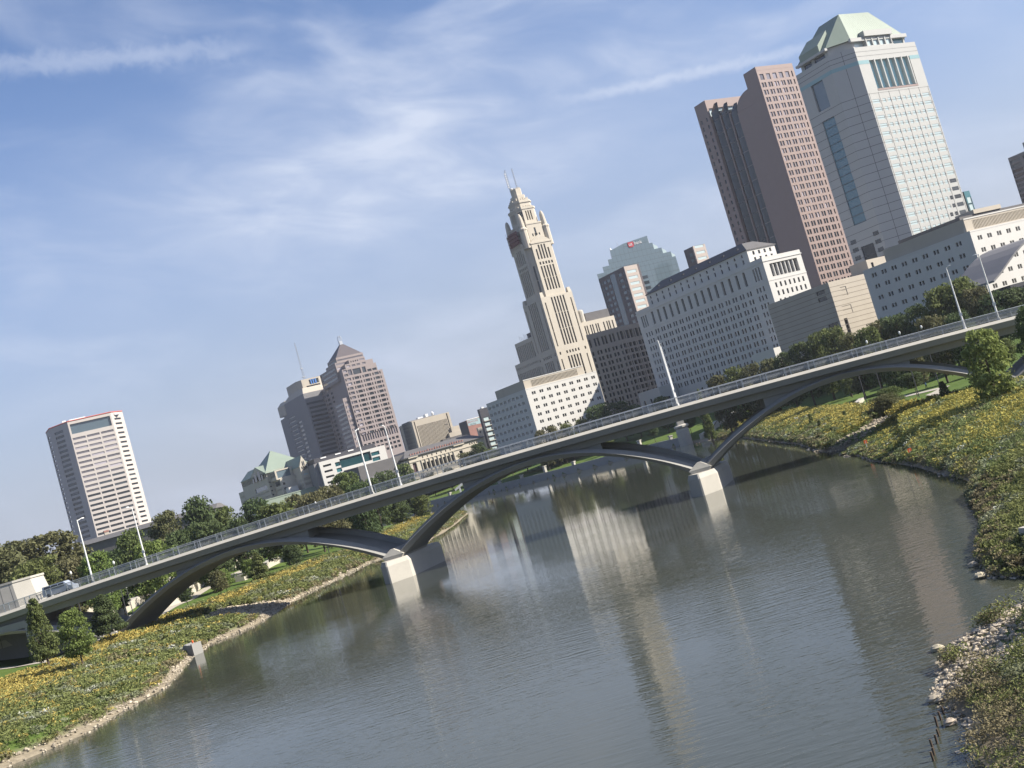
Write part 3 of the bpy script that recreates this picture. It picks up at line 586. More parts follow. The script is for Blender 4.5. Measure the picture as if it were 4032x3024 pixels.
# --- blue glass stepped bank tower
b = Bld('glass_bank_tower', 'stepped blue glass tower with brown piers and a red shield sign on top', 86.2, 700)
M_brg = mat('brown_granite_shaded', (.10, .085, .09), .6, .1); M_brl = mat('brown_granite_sunlit', (.47, .40, .35), .7, .08)  # one granite: shade painted into the side colour, sunlight into the front
M_panel = mat('blue_panel', (.13, .18, .21), .12, .06, .3, spec=.8)
zr = [81.9+3.78*i-3.78*10 for i in range(16)]
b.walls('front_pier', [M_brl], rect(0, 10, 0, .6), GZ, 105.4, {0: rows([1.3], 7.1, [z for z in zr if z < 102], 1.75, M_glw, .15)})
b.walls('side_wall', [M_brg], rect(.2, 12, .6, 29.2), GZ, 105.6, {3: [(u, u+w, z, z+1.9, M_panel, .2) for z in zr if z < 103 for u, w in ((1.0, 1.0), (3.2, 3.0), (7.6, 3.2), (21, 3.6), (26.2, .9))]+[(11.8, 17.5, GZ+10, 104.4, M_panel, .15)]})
def in_glass(o): o.location = (-.05, 29.5, 0); o.rotation_euler = (0, 0, rad(-8.4)); return o
def gblock(t0, t1, z0, za, zb=None, dp=20, nm='glass_block'):
    zb = zb or za; m = MB(); m.loops([[(t, y, z) for t, z in ((t0+.5*y, z0), (t0+.5*y, za), (t1+.25*y, zb), (t1+.25*y, z0))] for y in (0, dp)])
    for z in np.arange(z0+1.2, min(za, zb), 3.78): m.quad((t0, -.03, z), (t1, -.03, z), (t1, -.03, z+.16), (t0, -.03, z+.16), 1)
    for t in np.arange(t0, t1+.1, 3.2): m.quad((t-.05, -.03, z0), (t+.05, -.03, z0), (t+.05, -.03, za), (t-.05, -.03, za), 1)
    return in_glass(m.build(nm, [M_panel, M_pjoint], b.t))
M_pjoint = mat('panel_joint_grey', (.06, .075, .085), .6, 0)
gblock(0, 59, GZ, 108.9); gblock(5.2, 56.4, 108.9, 112.6); gblock(10.4, 50.7, 112.6, 116.5); gblock(13.6, 45.2, 116.5, 121); gblock(13.7, 24, 121, 121.8, 124.4); gblock(24, 42.8, 121, 124.4, 126.2)
for t0, z0, t1, z1, zb in ((45.2, 120.6, 48.6, 118.2, 116.5), (50.7, 116.6, 54, 114, 112.6), (56.4, 112.7, 59.4, 110, 108.9)):
    m = MB(); m.loops([[(t+.25*y, y, z) for t, z in ((t0, zb), (t0, z0), (t1, z1), (t1, zb))] for y in (1.5, 16)]); in_glass(m.build('sloped_skylight', M_glw, b.t))
m = MB()
for z in (98.9, 95.3, 91.7, 88.1): m.box(29.3, 34.8, -.06, .4, z, z+2.1)
in_glass(m.build('dark_band', M_darkg, b.t))
m = MB(); m.box(27.4, 31.5, -.3, -.05, 121.7, 124.5); m.frustum(rect(28.2, 30.7, -.3, -.05), 121.0, rect(27.4, 31.5, -.3, -.05), 121.7)
sg = in_glass(m.build('shield_sign', mat('sign_red', (.42, .04, .06), .6, .05), b.t))
M_sgw = mat('sign_white', (.7, .7, .7), .6, 0)
text('us', 3.1, M_sgw, sg, (27.75, -.36, 122.1), (HP, 0, 0)); bt_ = text('bank', 3.1, M_sgw, b.t, (0, 0, 0), (HP, 0, 0), ext=.1); bt_.location = (-.05+math.cos(rad(-8.4))*31.9, 29.5+math.sin(rad(-8.4))*31.9-.12, 122.2); bt_.rotation_euler = (HP, 0, rad(-8.4))
m = MB(); m.box(42.8, 43.2, .5, 4.5, 121.2, 125.2); in_glass(m.build('side_sign', M_sgw, b.t))
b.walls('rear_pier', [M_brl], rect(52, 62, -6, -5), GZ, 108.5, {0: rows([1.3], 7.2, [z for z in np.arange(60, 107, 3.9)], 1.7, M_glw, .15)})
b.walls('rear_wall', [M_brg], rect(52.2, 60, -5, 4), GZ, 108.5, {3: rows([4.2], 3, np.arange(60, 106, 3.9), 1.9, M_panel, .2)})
m = MB(); m.lathe([(.1, 121.5), (.7, 122.6), (.1, 124)], 16, 30, 6); m.tube([(24, 32, 124), (24, 32, 128)], .12, 4); m.build('roof_aerials', M_wpaint, b.t)
b.finish(); push_back(b, 1.2)
# --- rose granite tower with pyramid roof
b = Bld('pyramid_roof_tower', 'stepped rose granite tower under a dark pyramid roof with a small open lantern', -154.4, 1100)
M_pdk = mat('dark_roof_panel', (.10, .085, .09), .6, .15, .4)
zr = [125.6-4.55*i for i in range(13)]
oR = []
for z in zr:
    oR += [(.6, 2.0, z, z+2.6, M_glm), (2.6, 6.6, z, z+2.6, M_glm)]
    for k in range(3): u = 8.4+10.6*k; oR += [(u, u+1.3, z, z+2.6), (u+2.2, u+6.8, z, z+2.6), (u+7.6, u+8.9, z, z+2.6)]
oR += [(u, u+1.7, 65.0, 71.6, M_glm) for u in fr(1.8, 15, 2.55)]+[(u, u+2.9, z, z+2.4) for z in (60, 55.6, 51.2) for u in fr(1.2, 9, 4.3)]
oR += [(5.5, 9.6, 130.6, 136.2, M_glm), (10.6, 19, 130.4, 136), (20.6, 24.4, 130.4, 136), (.8, 4.8, 134.2, 136.6, M_glm), (.8, 4.8, 130.3, 132.6, M_glm), (25.6, 30, 130.3, 132.6), (31, 35.5, 130.3, 132.6)]
b.walls('wall', M_pink, rect(0, 41, 0, 40), GZ, 129.6, {0: [o for o in oR if o[3] < 129.6]}, dep=.8)
b.walls('upper_stage', M_pink, rect(0, 36.3, .1, 40), 129.6, 137.4, {0: [o for o in oR if o[2] > 130]}, dep=.8)
b.walls('upper_stage', M_pink, rect(4.3, 34, .2, 36), 137.4, 141.9, {0: [(u, u+3.6, 138.6, 140.4, M_glm) for u in (1.4, 7, 12, 18)]}, dep=.5)
b.walls('upper_stage', M_pink, rect(9.4, 20, .3, 10), 141.9, 145.5, {0: [(u, u+1.2, 142.6, 144.2) for u in (1.6, 4, 6.3, 8.4)]})
b.walls('corner_bay', M_pink, rect(-6.5, -.4, 2, 30), GZ, 110.5, {0: [(.8, 2.0, z, z+2.4, M_glm) for z in np.arange(50, 108, 4.55)]+[(2.5, 5.5, z, z+2.4, M_glm) for z in np.arange(50, 108, 4.55)], 3: [(2, 26, z, z+2.4) for z in np.arange(50, 108, 4.55)]})
b.walls('back_mass', M_pink, rect(.6, 30, 8, 73), GZ, 130, {3: [(u, u+w, z, z+2.5) for z in np.arange(48, 128, 4.55) for u, w in ((1.5, 3), (6, 3), (12, 8), (25, 8), (38, 12))]})
b.walls('back_mass', M_pink, rect(-2.4, 27, 10, 56), 128, 143.6, {3: [(1, 45, z, z+2.2) for z in (131, 135.6, 140)]})
b.walls('drum', M_pink, rect(-1.8, 30, 8.5, 36), 137, 146.5, {0: [(.8, 31, 139.5, 141.3, M_glm), (.8, 31, 143.8, 145.4, M_glm)]})
b.walls('drum', M_pink, rect(.8, 29.5, 9, 35), 146.5, 151.3, {0: [(.8, 28, 147.6, 149.2, M_glm)], 3: [(.8, 25, 147.6, 149.2)]})
m = MB(); m.frustum(rect(1.4, 28.8, 9.8, 34.4), 151.3, rect(13.4, 17, 20.6, 24), 164.8); rf = m.build('pyramid_roof', M_pdk, b.t)
m = MB(); m.box(13.6, 16.8, 20.8, 23.8, 164.5, 168.6)
for x in (13.7, 16.7):
    for y in (20.9, 23.7): m.tube([(x, y, 168.6), (x, y, 171.6), ((x+15.2)/2, (y+22.3)/2, 173.2), (15.2, 22.3, 173.6)], .28, 5)
m.build('lantern', M_steel, rf); b.finish()
# --- grey chamfered tower with antenna
b = Bld('chamfered_tower', 'grey office tower with a sloped stone crown, ribbon windows and one tall antenna', -204.7, 1150)
zr = [113.6-4.5*i for i in range(16)]
b.walls('wall', M_grey, [(0, 0), (24, 0), (40, 16), (40, 95), (0, 95), (-2, 70), (-2, 20)], GZ, 117.8, {0: [(1.5, 22, z, z+2.3) for z in zr], 5: flip([(3, 16, z, z+2.3) for z in zr[2:]]+[(20, 44, z, z+1.1) for z in zr], 50)}, dep=.6)
b.walls('crown', M_grey, [(0, 3), (24, 3), (38, 16), (38, 80), (0, 80), (-1, 66), (-1, 22)], 117.8, 131, {0: [(1, 21, 118.8, 121, M_gl)]})
m = MB(); m.frustum([(0, 3), (24, 3), (38, 16), (38, 80), (0, 80), (-1, 66), (-1, 22)], 131, [(4, 12), (22, 12), (30, 20), (30, 58), (4, 58), (2, 50), (2, 22)], 137.5); m.box(-1.4, 12, 66, 90, 120, 131); m.frustum(rect(-1.4, 12, 66, 90), 131, rect(2, 8, 70, 86), 135); m.build('crown_roof', M_tan, b.t)
b.walls('penthouse', M_tan, [(6, 15), (26, 15), (30, 20), (30, 54), (2, 54), (2, 22)], 137, 146.5, {0: [(8, 18.5, 140.5, 145, M_glb), (4, 19, 137.4, 139.2)]})
m = MB()
for i, x in enumerate((15.5, 18, 20.5)): m.box(x, x+1.2, 14.6, 15, 140.3, 145.2)
m.build('wall_sign', mat('sign_blue', (.08, .22, .55), .5, 0), b.t)
m = MB()
for dx, dy in ((-.9, -.7), (.9, -.7), (0, .9)): m.tube([(11+dx, 18+dy, 146), (11+dx*.25, 18+dy*.25, 186)], .16, 4)
for z in np.arange(148, 185, 2.2): m.box(10.2, 11.8, 17.4, 18.6, z, z+.18)
m.box(9.4, 12.6, 16.8, 19.2, 149, 149.7); m.box(9.6, 12.2, 17, 19, 158, 158.8); m.build('antenna', M_steel, b.t); b.finish()
# --- green gabled civic building
b = Bld('green_gabled_hall', 'cream stone hall under steep pale green gabled roofs beside the river trees', -129.2, 650)
b.walls('right_wing', M_lime, rect(0, 4.9, 0, 40), GZ, 40.4, {0: [(.8, 1.6, 38.4, 40, M_gl), (3.6, 4.3, 38.2, 39.8, M_gl), (1.8, 2.6, 37.8, 40.1), (2.8, 3.5, 37.8, 40.1), (1.2, 3.9, 34.4, 35.8, M_glw)]}, dep=.3)
m = MB(); m.loops([[(x, y, z) for x, z in ((0, 40.4), (4.9, 40.4), (2.45, 46.0))] for y in (0, .5)]); m.build('gable_end', M_lime, b.t)
m = MB()
for x0, x1, z1 in ((1.7, 2.35, 43.2), (2.55, 3.2, 43.4)): m.poly([(x0, -.03, 40.3), (x1, -.03, 40.3), (x1, -.03, z1-.9), ((x0+x1)/2, -.03, z1), (x0, -.03, z1-.9)])
m.build('pointed_window', M_gl, b.t)
b.walls('stepped_front', M_lime, rect(-.6, 8, -1.2, 24), GZ, 34.9, {0: [(u, u+.45, z, z+1.6, M_limed) for z in (28.9, 31.8) for u in fr(.9, 10, .72)], 3: flip([(u, u+.45, z, z+1.5) for z in (28.8, 31.8) for u in fr(1, 4, 1.2)], 25.2)}, dep=.2)
b.walls('main_block', M_lime, rect(-9.5, 12, 11, 24.4), GZ, 36.8, {3: flip([(1.5, 11.5, 33.2, 36, M_glb)]+[(1+i*1.6, 1.9+i*1.6, z, z+1) for i in range(7) for z in (27, 30.5)], 13.4), 0: [(1, 2.4, z, z+1.4, M_gl) for z in (30, 33)]})
b.walls('main_block', M_lime, rect(-10.6, 12, 14, 24.4), 36.8, 42.3, {3: flip([(.8+i*2.4, 2.5+i*2.4, 38.6, 41.7) for i in range(4)], 10.4), 0: [(1, 9, 37.6, 41.6, M_glb)]})
b.walls('main_block', M_lime, rect(-12.6, 6, 24.4, 80), GZ, 43.4, {0: [(.5, 1.5, z, z+.9, M_gl) for z in (29, 31.5, 34, 36.5)], 3: flip([(.9+i*3.1, 2.9+i*3.1, 40.0, 42.9) for i in range(18)]+[(4, 30, 33.6, 36.2, M_glb)]+[(3+i*1.9, 4+i*1.9, z, z+.9) for i in range(27) for z in (29, 31.6)], 55.6)})
b.walls('lower_block', M_lime, rect(-12.8, 4, 80, 91), GZ, 37.8, {3: [(1+i*2, 2+i*2, z, z+.9) for i in range(5) for z in (28, 31, 34)]})
m = MB(); m.loops([[(x, y, z) for x, z in ((-.5, 40.2), (5.4, 40.2), (2.45, 46.4))] for y in (.45, 34)])
m.frustum([(-13.4, 23.2), (14, 23.2), (14, 62), (-13.4, 62)], 42.5, [(-.3, 45), (.3, 45), (.3, 46), (-.3, 46)], 55.9)
m.loops([[(x, y, z) for y, z in ((24.2, 43.2), (57, 43.2), (40.6, 48.4))] for x in (-13.3, 0)])
m.loops([[(x, y, z) for x, z in ((-13.4, 43.4), (6, 43.4), (1, 48.8), (-7, 48.8))] for y in (57, 79)]); m.build('green_roof', M_copper, b.t)
m = MB(); m.poly([(-13.36, 25.4, 43.25), (-13.36, 55.8, 43.25), (-13.36, 40.6, 47.9)]); m.build('gable_end', M_lime, b.t)
m = MB()
for y0, y1, zt in ((34, 38.6, 45.6), (42, 46.6, 45.6), (29.5, 32.4, 43.0), (48.6, 51.6, 43.0)): m.poly([(-13.42, y0, 39.8), (-13.42, y1, 39.8), (-13.42, y1, zt-1), (-13.42, (y0+y1)/2, zt), (-13.42, y0, zt-1)])
m.build('pointed_window', M_gl, b.t)
b.walls('white_porch', M_white, rect(-8.5, -3, 3, 9), GZ, 30.6, {}); m = MB(); m.box(-26, 60, -6, -3, 26.6, 27.2); m.box(-26, 60, -5.8, -3.4, GZ, 26.6); m.build('arcade_roof', M_copper, b.t); b.finish()
# --- white modern block with teal glazing
b = Bld('modern_office', 'low white modern office with dark ribbon slots and a recessed teal glass front', -116.3, 640)
oR = [(1.9, 6.8, z, z+1.15) for z in (35.8, 32.6, 29.4, 26.2)]+[(9.1, 12.2, z, z+2.3, M_glt, .5) for z in (34.4, 31.0, 27.6)]+[(12.2, 31.4, 32.7, 37.9, M_glt, .9), (31.6, 36.8, 34.8, 36.9, M_glt, .5), (31.6, 36.4, 31.6, 33.8, M_glt, .5), (12.9, 30.6, 30.0, 31.0, M_gl, .7), (12.9, 30.6, 26.4, 27.4, M_gl, .7)]
b.walls('wall', M_white, rect(0, 41, 0, 26), GZ, 39.2, {0: oR}, dep=.6)
b.walls('roof_plant', M_char, rect(-1, 37, 4, 24), 39.2, 41.9)
m = MB()
for u in (3, 12, 20): m.box(u, u+3.4, 3.7, 4, 41, 41.6)
m.build('skylight', M_wpaint, b.t); b.walls('side_block', M_grey, rect(-2.5, -.05, 2, 13), GZ, 39.0); b.finish()  # grey side block paints the shade on the office's left side
# --- city hall with colonnade
b = Bld('columned_hall', 'low cream classical hall with tall windows behind columns and a dark hipped roof', -63.2, 600)
oR = [(7.2+i*2.44, 8.7+i*2.44, 18.6, 22.3, M_gl, .7) for i in range(8)]+[(7.9+i*2.78, 8.55+i*2.78, 24.7, 25.7) for i in range(7)]+[(1.5, 3.8, 18.2, 23.4, mat('dark_door', (.09, .05, .06), .6, .1), .8), (29.8, 31.8, 18.2, 23.2, M_gl, .6), (36.8, 37.5, 24.8, 25.7), (38.2, 38.9, 24.8, 25.7), (39.6, 40.3, 24.8, 25.7), (41, 41.7, 24.8, 25.7)]
b.walls('wall', M_lime, rect(0, 46, 0, 34), GZ, 26.4, {0: oR})
b.walls('end_bay', M_lime, rect(-2.4, .5, .6, 30), GZ, 25.6)
m = MB(); m.box(-.3, 5.4, -.9, .4, 26.2, 26.8); m.box(27, 33.5, -.9, .4, 26.2, 26.8); m.box(-.2, 46, -.35, .2, 23.9, 24.3); m.box(-2.6, 46.3, -.3, 34, 26.4, 26.9)
for i in range(9): m.tube([(6.75+i*2.44, -.25, 18.0), (6.75+i*2.44, -.25, 23.9)], .3, 8)
m.build('cornice', M_lime, b.t)
m = MB(); m.frustum(rect(-3, 47, -1.0, 36), 26.9, rect(3, 41, 9, 24), 30.8); rf = m.build('hipped_roof', M_slate, b.t)
m = MB(); rngb = random.Random(3)
for i in range(22): x = 2+i*1.5; m.box(x, x+.7, 1.0, 1.8, 27.0, 28.4+rngb.random()*.5)
m.build('roof_cresting', M_brick, rf)
m = MB(); m.lathe([(.6, 12), (1.4, 13), (1.5, 15.5), (1.0, 16.6), (.1, 17)], 3.5, -5, 10); m.build('bronze_statue', M_char, b.t)
b.walls('rear_block', M_slate, rect(-26, 8, 6, 40), GZ, 29.5); b.walls('side_block', M_grey, rect(-22, -3, 3, 20), GZ, 22.5); b.finish()
# --- ribbed cream courthouse
b = Bld('ribbed_office', 'cream office block with close vertical ribs under a deep plain parapet', -75.0, 800)
us = fr(3.1, 26, .93)
b.walls('wall', M_tan, rect(0, 30, 0, 22), GZ, 55.2, {0: [(u, u+.5, 30, 51, M_gl, .5) for u in us]+[(1.4, 2.2, 30, 54.6, M_gl, .8), (27.4, 28.3, 30, 54.6, M_gl, .8)]})
b.walls('side_slab', M_char, rect(.8, 8, 22, 25.5), GZ, 55.0); b.walls('side_slab', M_grey, rect(0, 20, 3.2, 18), GZ, 55.9); b.walls('side_slab', M_grey, rect(2, 20, 16, 25), GZ, 52)
m = MB(); m.box(8, 12, 6, 9, 55.2, 57); m.box(14, 16, 5, 9, 55.2, 58); m.lathe([(.1, 55), (1.1, 57.5), (.2, 59)], 20, 6, 8); m.build('roof_plant', M_wpaint, b.t)
b.walls('annexe', M_tan, rect(27.5, 34, -1.6, 6), GZ, 44.2); b.walls('annexe', M_tan, rect(24.5, 35, -2.2, 6), GZ, 40.4); b.walls('annexe', M_slate, rect(18, 40, -3, 6), GZ, 37.2); b.finish()
# --- brick block with painted wall sign
b = Bld('brick_hotel', 'small dark brick block with a faded painted sign of red letters', -33.1, 700)
b.walls('wall', M_brick, rect(0, 10, .02, 10.6), GZ, 41.2); b.walls('side_wall', M_char, rect(-.1, 9.9, .2, 11), GZ, 41.0)
m = MB(); m.box(.1, 9.9, -.1, .3, 41.2, 41.6); m.build('coping', M_wpaint, b.t)
m = MB(); m.quad((.3, -.03, 37.6), (9.3, -.03, 37.2), (9.4, -.03, 40.9), (.3, -.03, 40.9)); sg = m.build('painted_sign', mat('faded_blue_paint', (.34, .46, .48), .9, .35, .6), b.t)
text('BEACON', 1.75, mat('faded_red_paint', (.38, .13, .13), .9, .3, .8), sg, (.6, -.06, 39.2), (HP, 0, 0), ext=.01)
text('HOTEL', 1.5, mat('dark_paint', (.12, .09, .10), .9, .3), sg, (1.5, -.06, 37.5), (HP, 0, 0), ext=.01)
m = MB(); m.tube([(-6, 16, 30), (-6, 16, 46)], .1, 4); m.tube([(-7.2, 16, 43), (-4.9, 16, 42.4)], .16, 4); m.build('roof_mast', M_char, b.t); b.finish()
b = Bld('cream_block', 'narrow cream block with small square windows in front of the painted brick wall', -25.4, 640)
b.walls('wall', M_lime, rect(0, 6, 0, 1.6), GZ, 33.1, {0: [(u, u+.8, z, z+1.3) for u in (.7, 2.9) for z in (30, 26.6, 23.2, 20)]}); b.walls('wall', M_lime, rect(4, 6.6, .4, 1.6), GZ, 36.4); b.finish()
b = Bld('balcony_block', 'slim dark apartment block with pale balconies beside the white slab office', -20.5, 620)
b.walls('wall', M_char, rect(-.6, 6, 0, 2.4), GZ, 42.0, {0: [(1.1, 4.6, z, z+1.9, M_glw, .3) for z in np.arange(18.6, 36, 2.75)]})
m = MB()
for z in np.arange(18.2, 37, 2.75): m.box(.4, 5.6, -.5, .2, z, z+.35)
m.build('balcony_slab', M_concl, b.t); m = MB(); m.box(1.2, 2.6, .2, 1.8, 42, 42.8); m.build('roof_plant', M_wpaint, b.t); b.finish()
# --- buff octagonal tower
b = Bld('octagonal_tower', 'tall buff octagonal tower with ribbon windows and a thin red line along its roof', -380, 985)
fp = [(0, 0), (37, 0), (48.9, 10), (48.9, 44), (37, 56), (0, 56), (-12.9, 45), (-12.9, 20.9)]
zr = [130.4-4.27*i for i in range(26)]
oR = [(u, u+10.8, z, z+1.95, M_glm if (z > 82+7*k) else M_gl, .5) for k, u in enumerate((1.0, 12.9, 25.0)) for z in zr]+[(1.5, 35.7, 135.8, 144.6, M_glb, 1.6)]  # upper panes get the painted sky tint
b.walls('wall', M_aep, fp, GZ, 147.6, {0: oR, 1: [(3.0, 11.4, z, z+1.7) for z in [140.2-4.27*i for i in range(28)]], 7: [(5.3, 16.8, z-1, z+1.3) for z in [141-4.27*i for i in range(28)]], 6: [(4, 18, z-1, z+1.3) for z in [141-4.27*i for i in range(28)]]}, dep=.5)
m = MB()
for i in (0, 1, 7, 6): p, q = fp[i], fp[(i+1) % 8]; m.tube([(*p, 147.5), (*q, 147.5)], .55, 4)
m.build('red_roof_line', mat('roof_red', (.55, .13, .10), .6, .05), b.t)
m = MB(); m.box(4, 18, 14, 26, 147.6, 150.5); m.box(-2, 1, 12, 14, 147.6, 150.4); m.build('roof_plant', M_wpaint, b.t)
m = MB(); m.box(40.3, 44.6, 1.9, 6.0, 144.4, 146.2); m.build('wall_sign', M_sgw, b.t); m.v = [(x, y, z) for x, y, z in m.v]
b.finish()
# --- tan striped block
b = Bld('striped_stone_block', 'blank tan stone block with thin dark horizontal lines beside the marble slab', 107.6, 370)
jz = list(np.arange(11, 38, 1.62))
b.walls('wall', [M_tan, mat('dark_line', (.2, .17, .14), .8, 0)], rect(0, 26, 0, 30), GZ, 38.7, {0: [(4.5, 7.2, 33.2, 36.2, M_tan, .15), (2.8, 7, 27.3, 30, M_tan, .12), (2.0, 3.6, 20.6, 26, M_gl, .5)], 3: flip([(2.4, 6.4, 35.6, 36.9), (2.4, 6.4, 33.4, 34.8), (.8, 5.5, 24, 25.5)], 30)}, joints={0: (jz, [], .06), 3: (jz, [], .06)}); b.finish()
# --- right edge: teal glass tower, blue grey tower, brown roof block, grey canopy
b = Bld('teal_slim_tower', 'slim teal and black glass tower peeking out at the right of the green roofed tower', 257, 600)
b.walls('wall', [M_glt, M_joint], rect(0, 4.6, 0, 12), GZ, 80.6, {0: [(1, 3.8, z, z+3.2, M_glw if 69 < z < 76 else M_darkg, .1) for z in np.arange(50, 78, 4)]}, dep=.15); b.finish()
b = Bld('blue_grey_tower', 'blue grey tower with window bands cut by the right edge of the photo', 307, 599)
b.walls('wall', M_grey, rect(0, 40, 0, 24), GZ, 93.8, {3: flip([(1+i*8.6, 8+i*8.6, z, z+1.6, M_glb) for i in range(3) for z in np.arange(60, 95, 2.75)], 24)})
b.walls('penthouse', M_grey, rect(1, 36, -2, 15), 93.8, 98.5); b.walls('lower_block', M_brick, rect(-2, 36, -3, 20), GZ, 74.7); b.finish()
b = Bld('brown_roof_block', 'low brown roofed block rising just behind the right white office', 175.5, 420)
b.walls('wall', M_slate, rect(0, 60, 0, 30), GZ, 51.8); b.walls('roof_plant', M_tan, rect(8, 24, -.5, 8), 51.8, 53.4); b.finish()
b = Bld('tan_rooftop_block', 'small tan block with one window above the right white office\'s far end', 128.2, 386)
b.walls('wall', M_tan, rect(-2, 9, 0, 8), GZ, 43.4, {0: [(1.8, 3.0, 40.4, 42.2)]}); b.finish()
b = Bld('curved_canopy_hall', 'low grey hall with a sweeping curved canopy roof at the right edge', 130, 292, rad(20))
m = MB(); rr = []
for i in range(13): u = -7+i*3.0; z = 22.0+8.6*math.sin(min(1, (u+7)/19)*HP)**1.2; rr.append([(u, -1.5, z-.5), (u, -1.5, z), (u, 16, z+.2), (u, 16, z-.5)])
m.loops(rr); m.build('canopy_roof', M_grey, b.t); b.walls('wall', M_char, rect(-1, 30, 0, 14), GZ, 19.8, {0: [(2+i*3.6, 4.6+i*3.6, 14, 18.8, M_glb) for i in range(7)]}); b.finish()
# --- low roofs in front of the octagonal tower, end pylon
b = Bld('low_grey_hall', 'long low grey roofed hall below the buff octagonal tower', -196, 482, rad(3))
b.walls('wall', M_slate, rect(0, 60, 0, 20), GZ, 26.5); m = MB(); m.frustum(rect(-1, 61, -1, 21), 26.5, rect(0, 60, 8, 14), 28.6); m.build('roof', M_slate, b.t); b.finish()
b = Bld('low_white_block', 'low white block at the foot of the buff octagonal tower', -229, 602)
b.walls('wall', M_white, rect(0, 42, 0, 16), GZ, 30.6, {0: [(2+i*5, 5+i*5, 26, 28.4) for i in range(7)]}); b.finish()
b = Bld('brick_chimney', 'square tan brick chimney in front of the octagonal tower', -191.3, 505)
m = MB(); m.box(0, 1.9, 0, 1.9, GZ, 30.2); m.build('shaft', M_tan, b.t); m = MB(); m.box(-.15, 2.05, -.15, 2.05, 30.2, 31); m.build('cap', M_brick, b.t); b.finish()
pyl = thing('end_pylon', 'broad tapered pale stone pylon standing at the left end of the bridge', 'pylon', (-95.3, 192, 0), rad(-4.8))
m = MB(); p0 = [(-5, 0), (2, 0), (6.2, .4), (9.2, 2.4), (9.2, 8), (-5, 8)]; p1 = [(x*.80, y*.8+.8) for x, y in p0]; m.frustum(p0, 6, p1, 16.0); m.frustum([(x*.82, y*.82+.7) for x, y in p0], 16.0, [(x*.82, y*.82+.7) for x, y in p0], 16.35)
m.build('shaft', M_concl, pyl)
m = MB()
for x in (-2.4, -.6, 1.2, 3.4, 5.5): m.loops([[(x-.04, -.03+(.0 if x < 2 else (x-2)*.1), 6), (x+.04, -.03+(.0 if x < 2 else (x-2)*.1), 6)], [(x*.8-.04, .77+(.0 if x < 2 else (x-2)*.08), 16), (x*.8+.04, .77+(.0 if x < 2 else (x-2)*.08), 16)]], closed=False)
m.build('vertical_joint', M_joint, pyl)
# ------------------------------------------------------------------ river wall, paths, small riverside things
def at(px, py, Yd):
    """world point seen at photo pixel (px, py), Yd metres ahead of the camera"""
    dx, dy = px-2016, 1512-py; u = dx*cr+dy*sr; v = -dx*sr+dy*cr; w = Vector((u, F*cp-v*sp, F*sp+v*cp)); k = Yd/w.y
    return Vector((w.x*k, Yd, CAMH+w.z*k))
wl = thing('river_wall', 'long grey concrete river wall with white posts along the far bank', 'wall', (8, 452, 0))
M_wallc = mat('wall_concrete', (.31, .315, .31), .85, .18, .25, .2, streak=1, fine=.1)
def off(p, q, d):
    e = (Vector(q)-Vector(p)).normalized(); return Vector((-e.y, e.x))*d
m = MB(); wp = WALL
for p, q in zip(wp, wp[1:]):
    o_ = off(p, q, 1); P0, P1 = Vector(p), Vector(q)
    pts = [P0-o_*.25, P1-o_*.25, P1+o_*.7, P0+o_*.7]; m.prism([(v.x-8, v.y-452) for v in pts], -2, 2.9)
m.build('wall_panel', M_wallc, wl)
k = 0
for p, q in zip(wp, wp[1:]):
    L = (Vector(q)-Vector(p)).length; n = max(1, int(L/14.5)); ang = math.atan2(q[1]-p[1], q[0]-p[0])
    for i in range(n):
        t = (i+.5)/n; x, y = p[0]+(q[0]-p[0])*t-8, p[1]+(q[1]-p[1])*t-452
        mm = MB(); h = 4.0 if k % 3 else 5.2; mm.box(-.6, .6, -.45, .6, 2.9, h); mm.box(-.8, .8, -.6, .75, h, h+.35)
        po = mm.build('wall_post', M_concl, wl); po.location = (x, y, 0); po.rotation_euler = (0, 0, ang); k += 1
py_ = thing('wall_pylon', 'tall stepped white stone pylon rising from the water at the end of the river wall', 'pylon', (52.3, 397.5, 0))
m = MB(); m.lathe([(2.3, -2), (2.3, 5.2), (2.0, 5.9), (2.6, 6.3), (2.6, 6.9), (1.6, 7.3)], 0, 0, 12); m.build('shaft', M_concl, py_); m = MB(); m.box(-1.2, 1.2, -1.2, 1.2, 7.2, 10.2); m.build('cap_block', M_concl, py_)
ur = thing('stone_urn_post', 'pale stone post with a rounded top at the left end of the river wall', 'post', (-60, 560, 0))
m = MB(); m.box(-1.5, 1.5, -1.2, 1.2, 0, 5.4); m.box(-1.9, 1.9, -1.6, 1.6, 5.4, 5.9); m.build('plinth', M_concl, ur); m = MB(); m.lathe([(.7, 5.9), (1.3, 6.6), (1.1, 7.6), (.3, 8.2)], 0, 0, 10); m.build('urn', M_concl, ur)
rp = thing('river_steps', 'white slanted stair parapets climbing the bank by the far river wall', 'stairs', (-40, 545, 0))
for dx in (0, 7):
    m = MB(); m.loops([[(dx+x, y, z) for x, z in ((0, 4.2), (9, 8.2), (9, 9.0), (8, 9.2), (0, 5.2))] for y in (-.4, .6)]); m.box(dx+2, dx+2.8, -.35, .5, 2.6, 5.4); m.box(dx+5.5, dx+6.3, -.35, .5, 2.6, 7); m.build('stair_parapet', M_wpaint, rp)
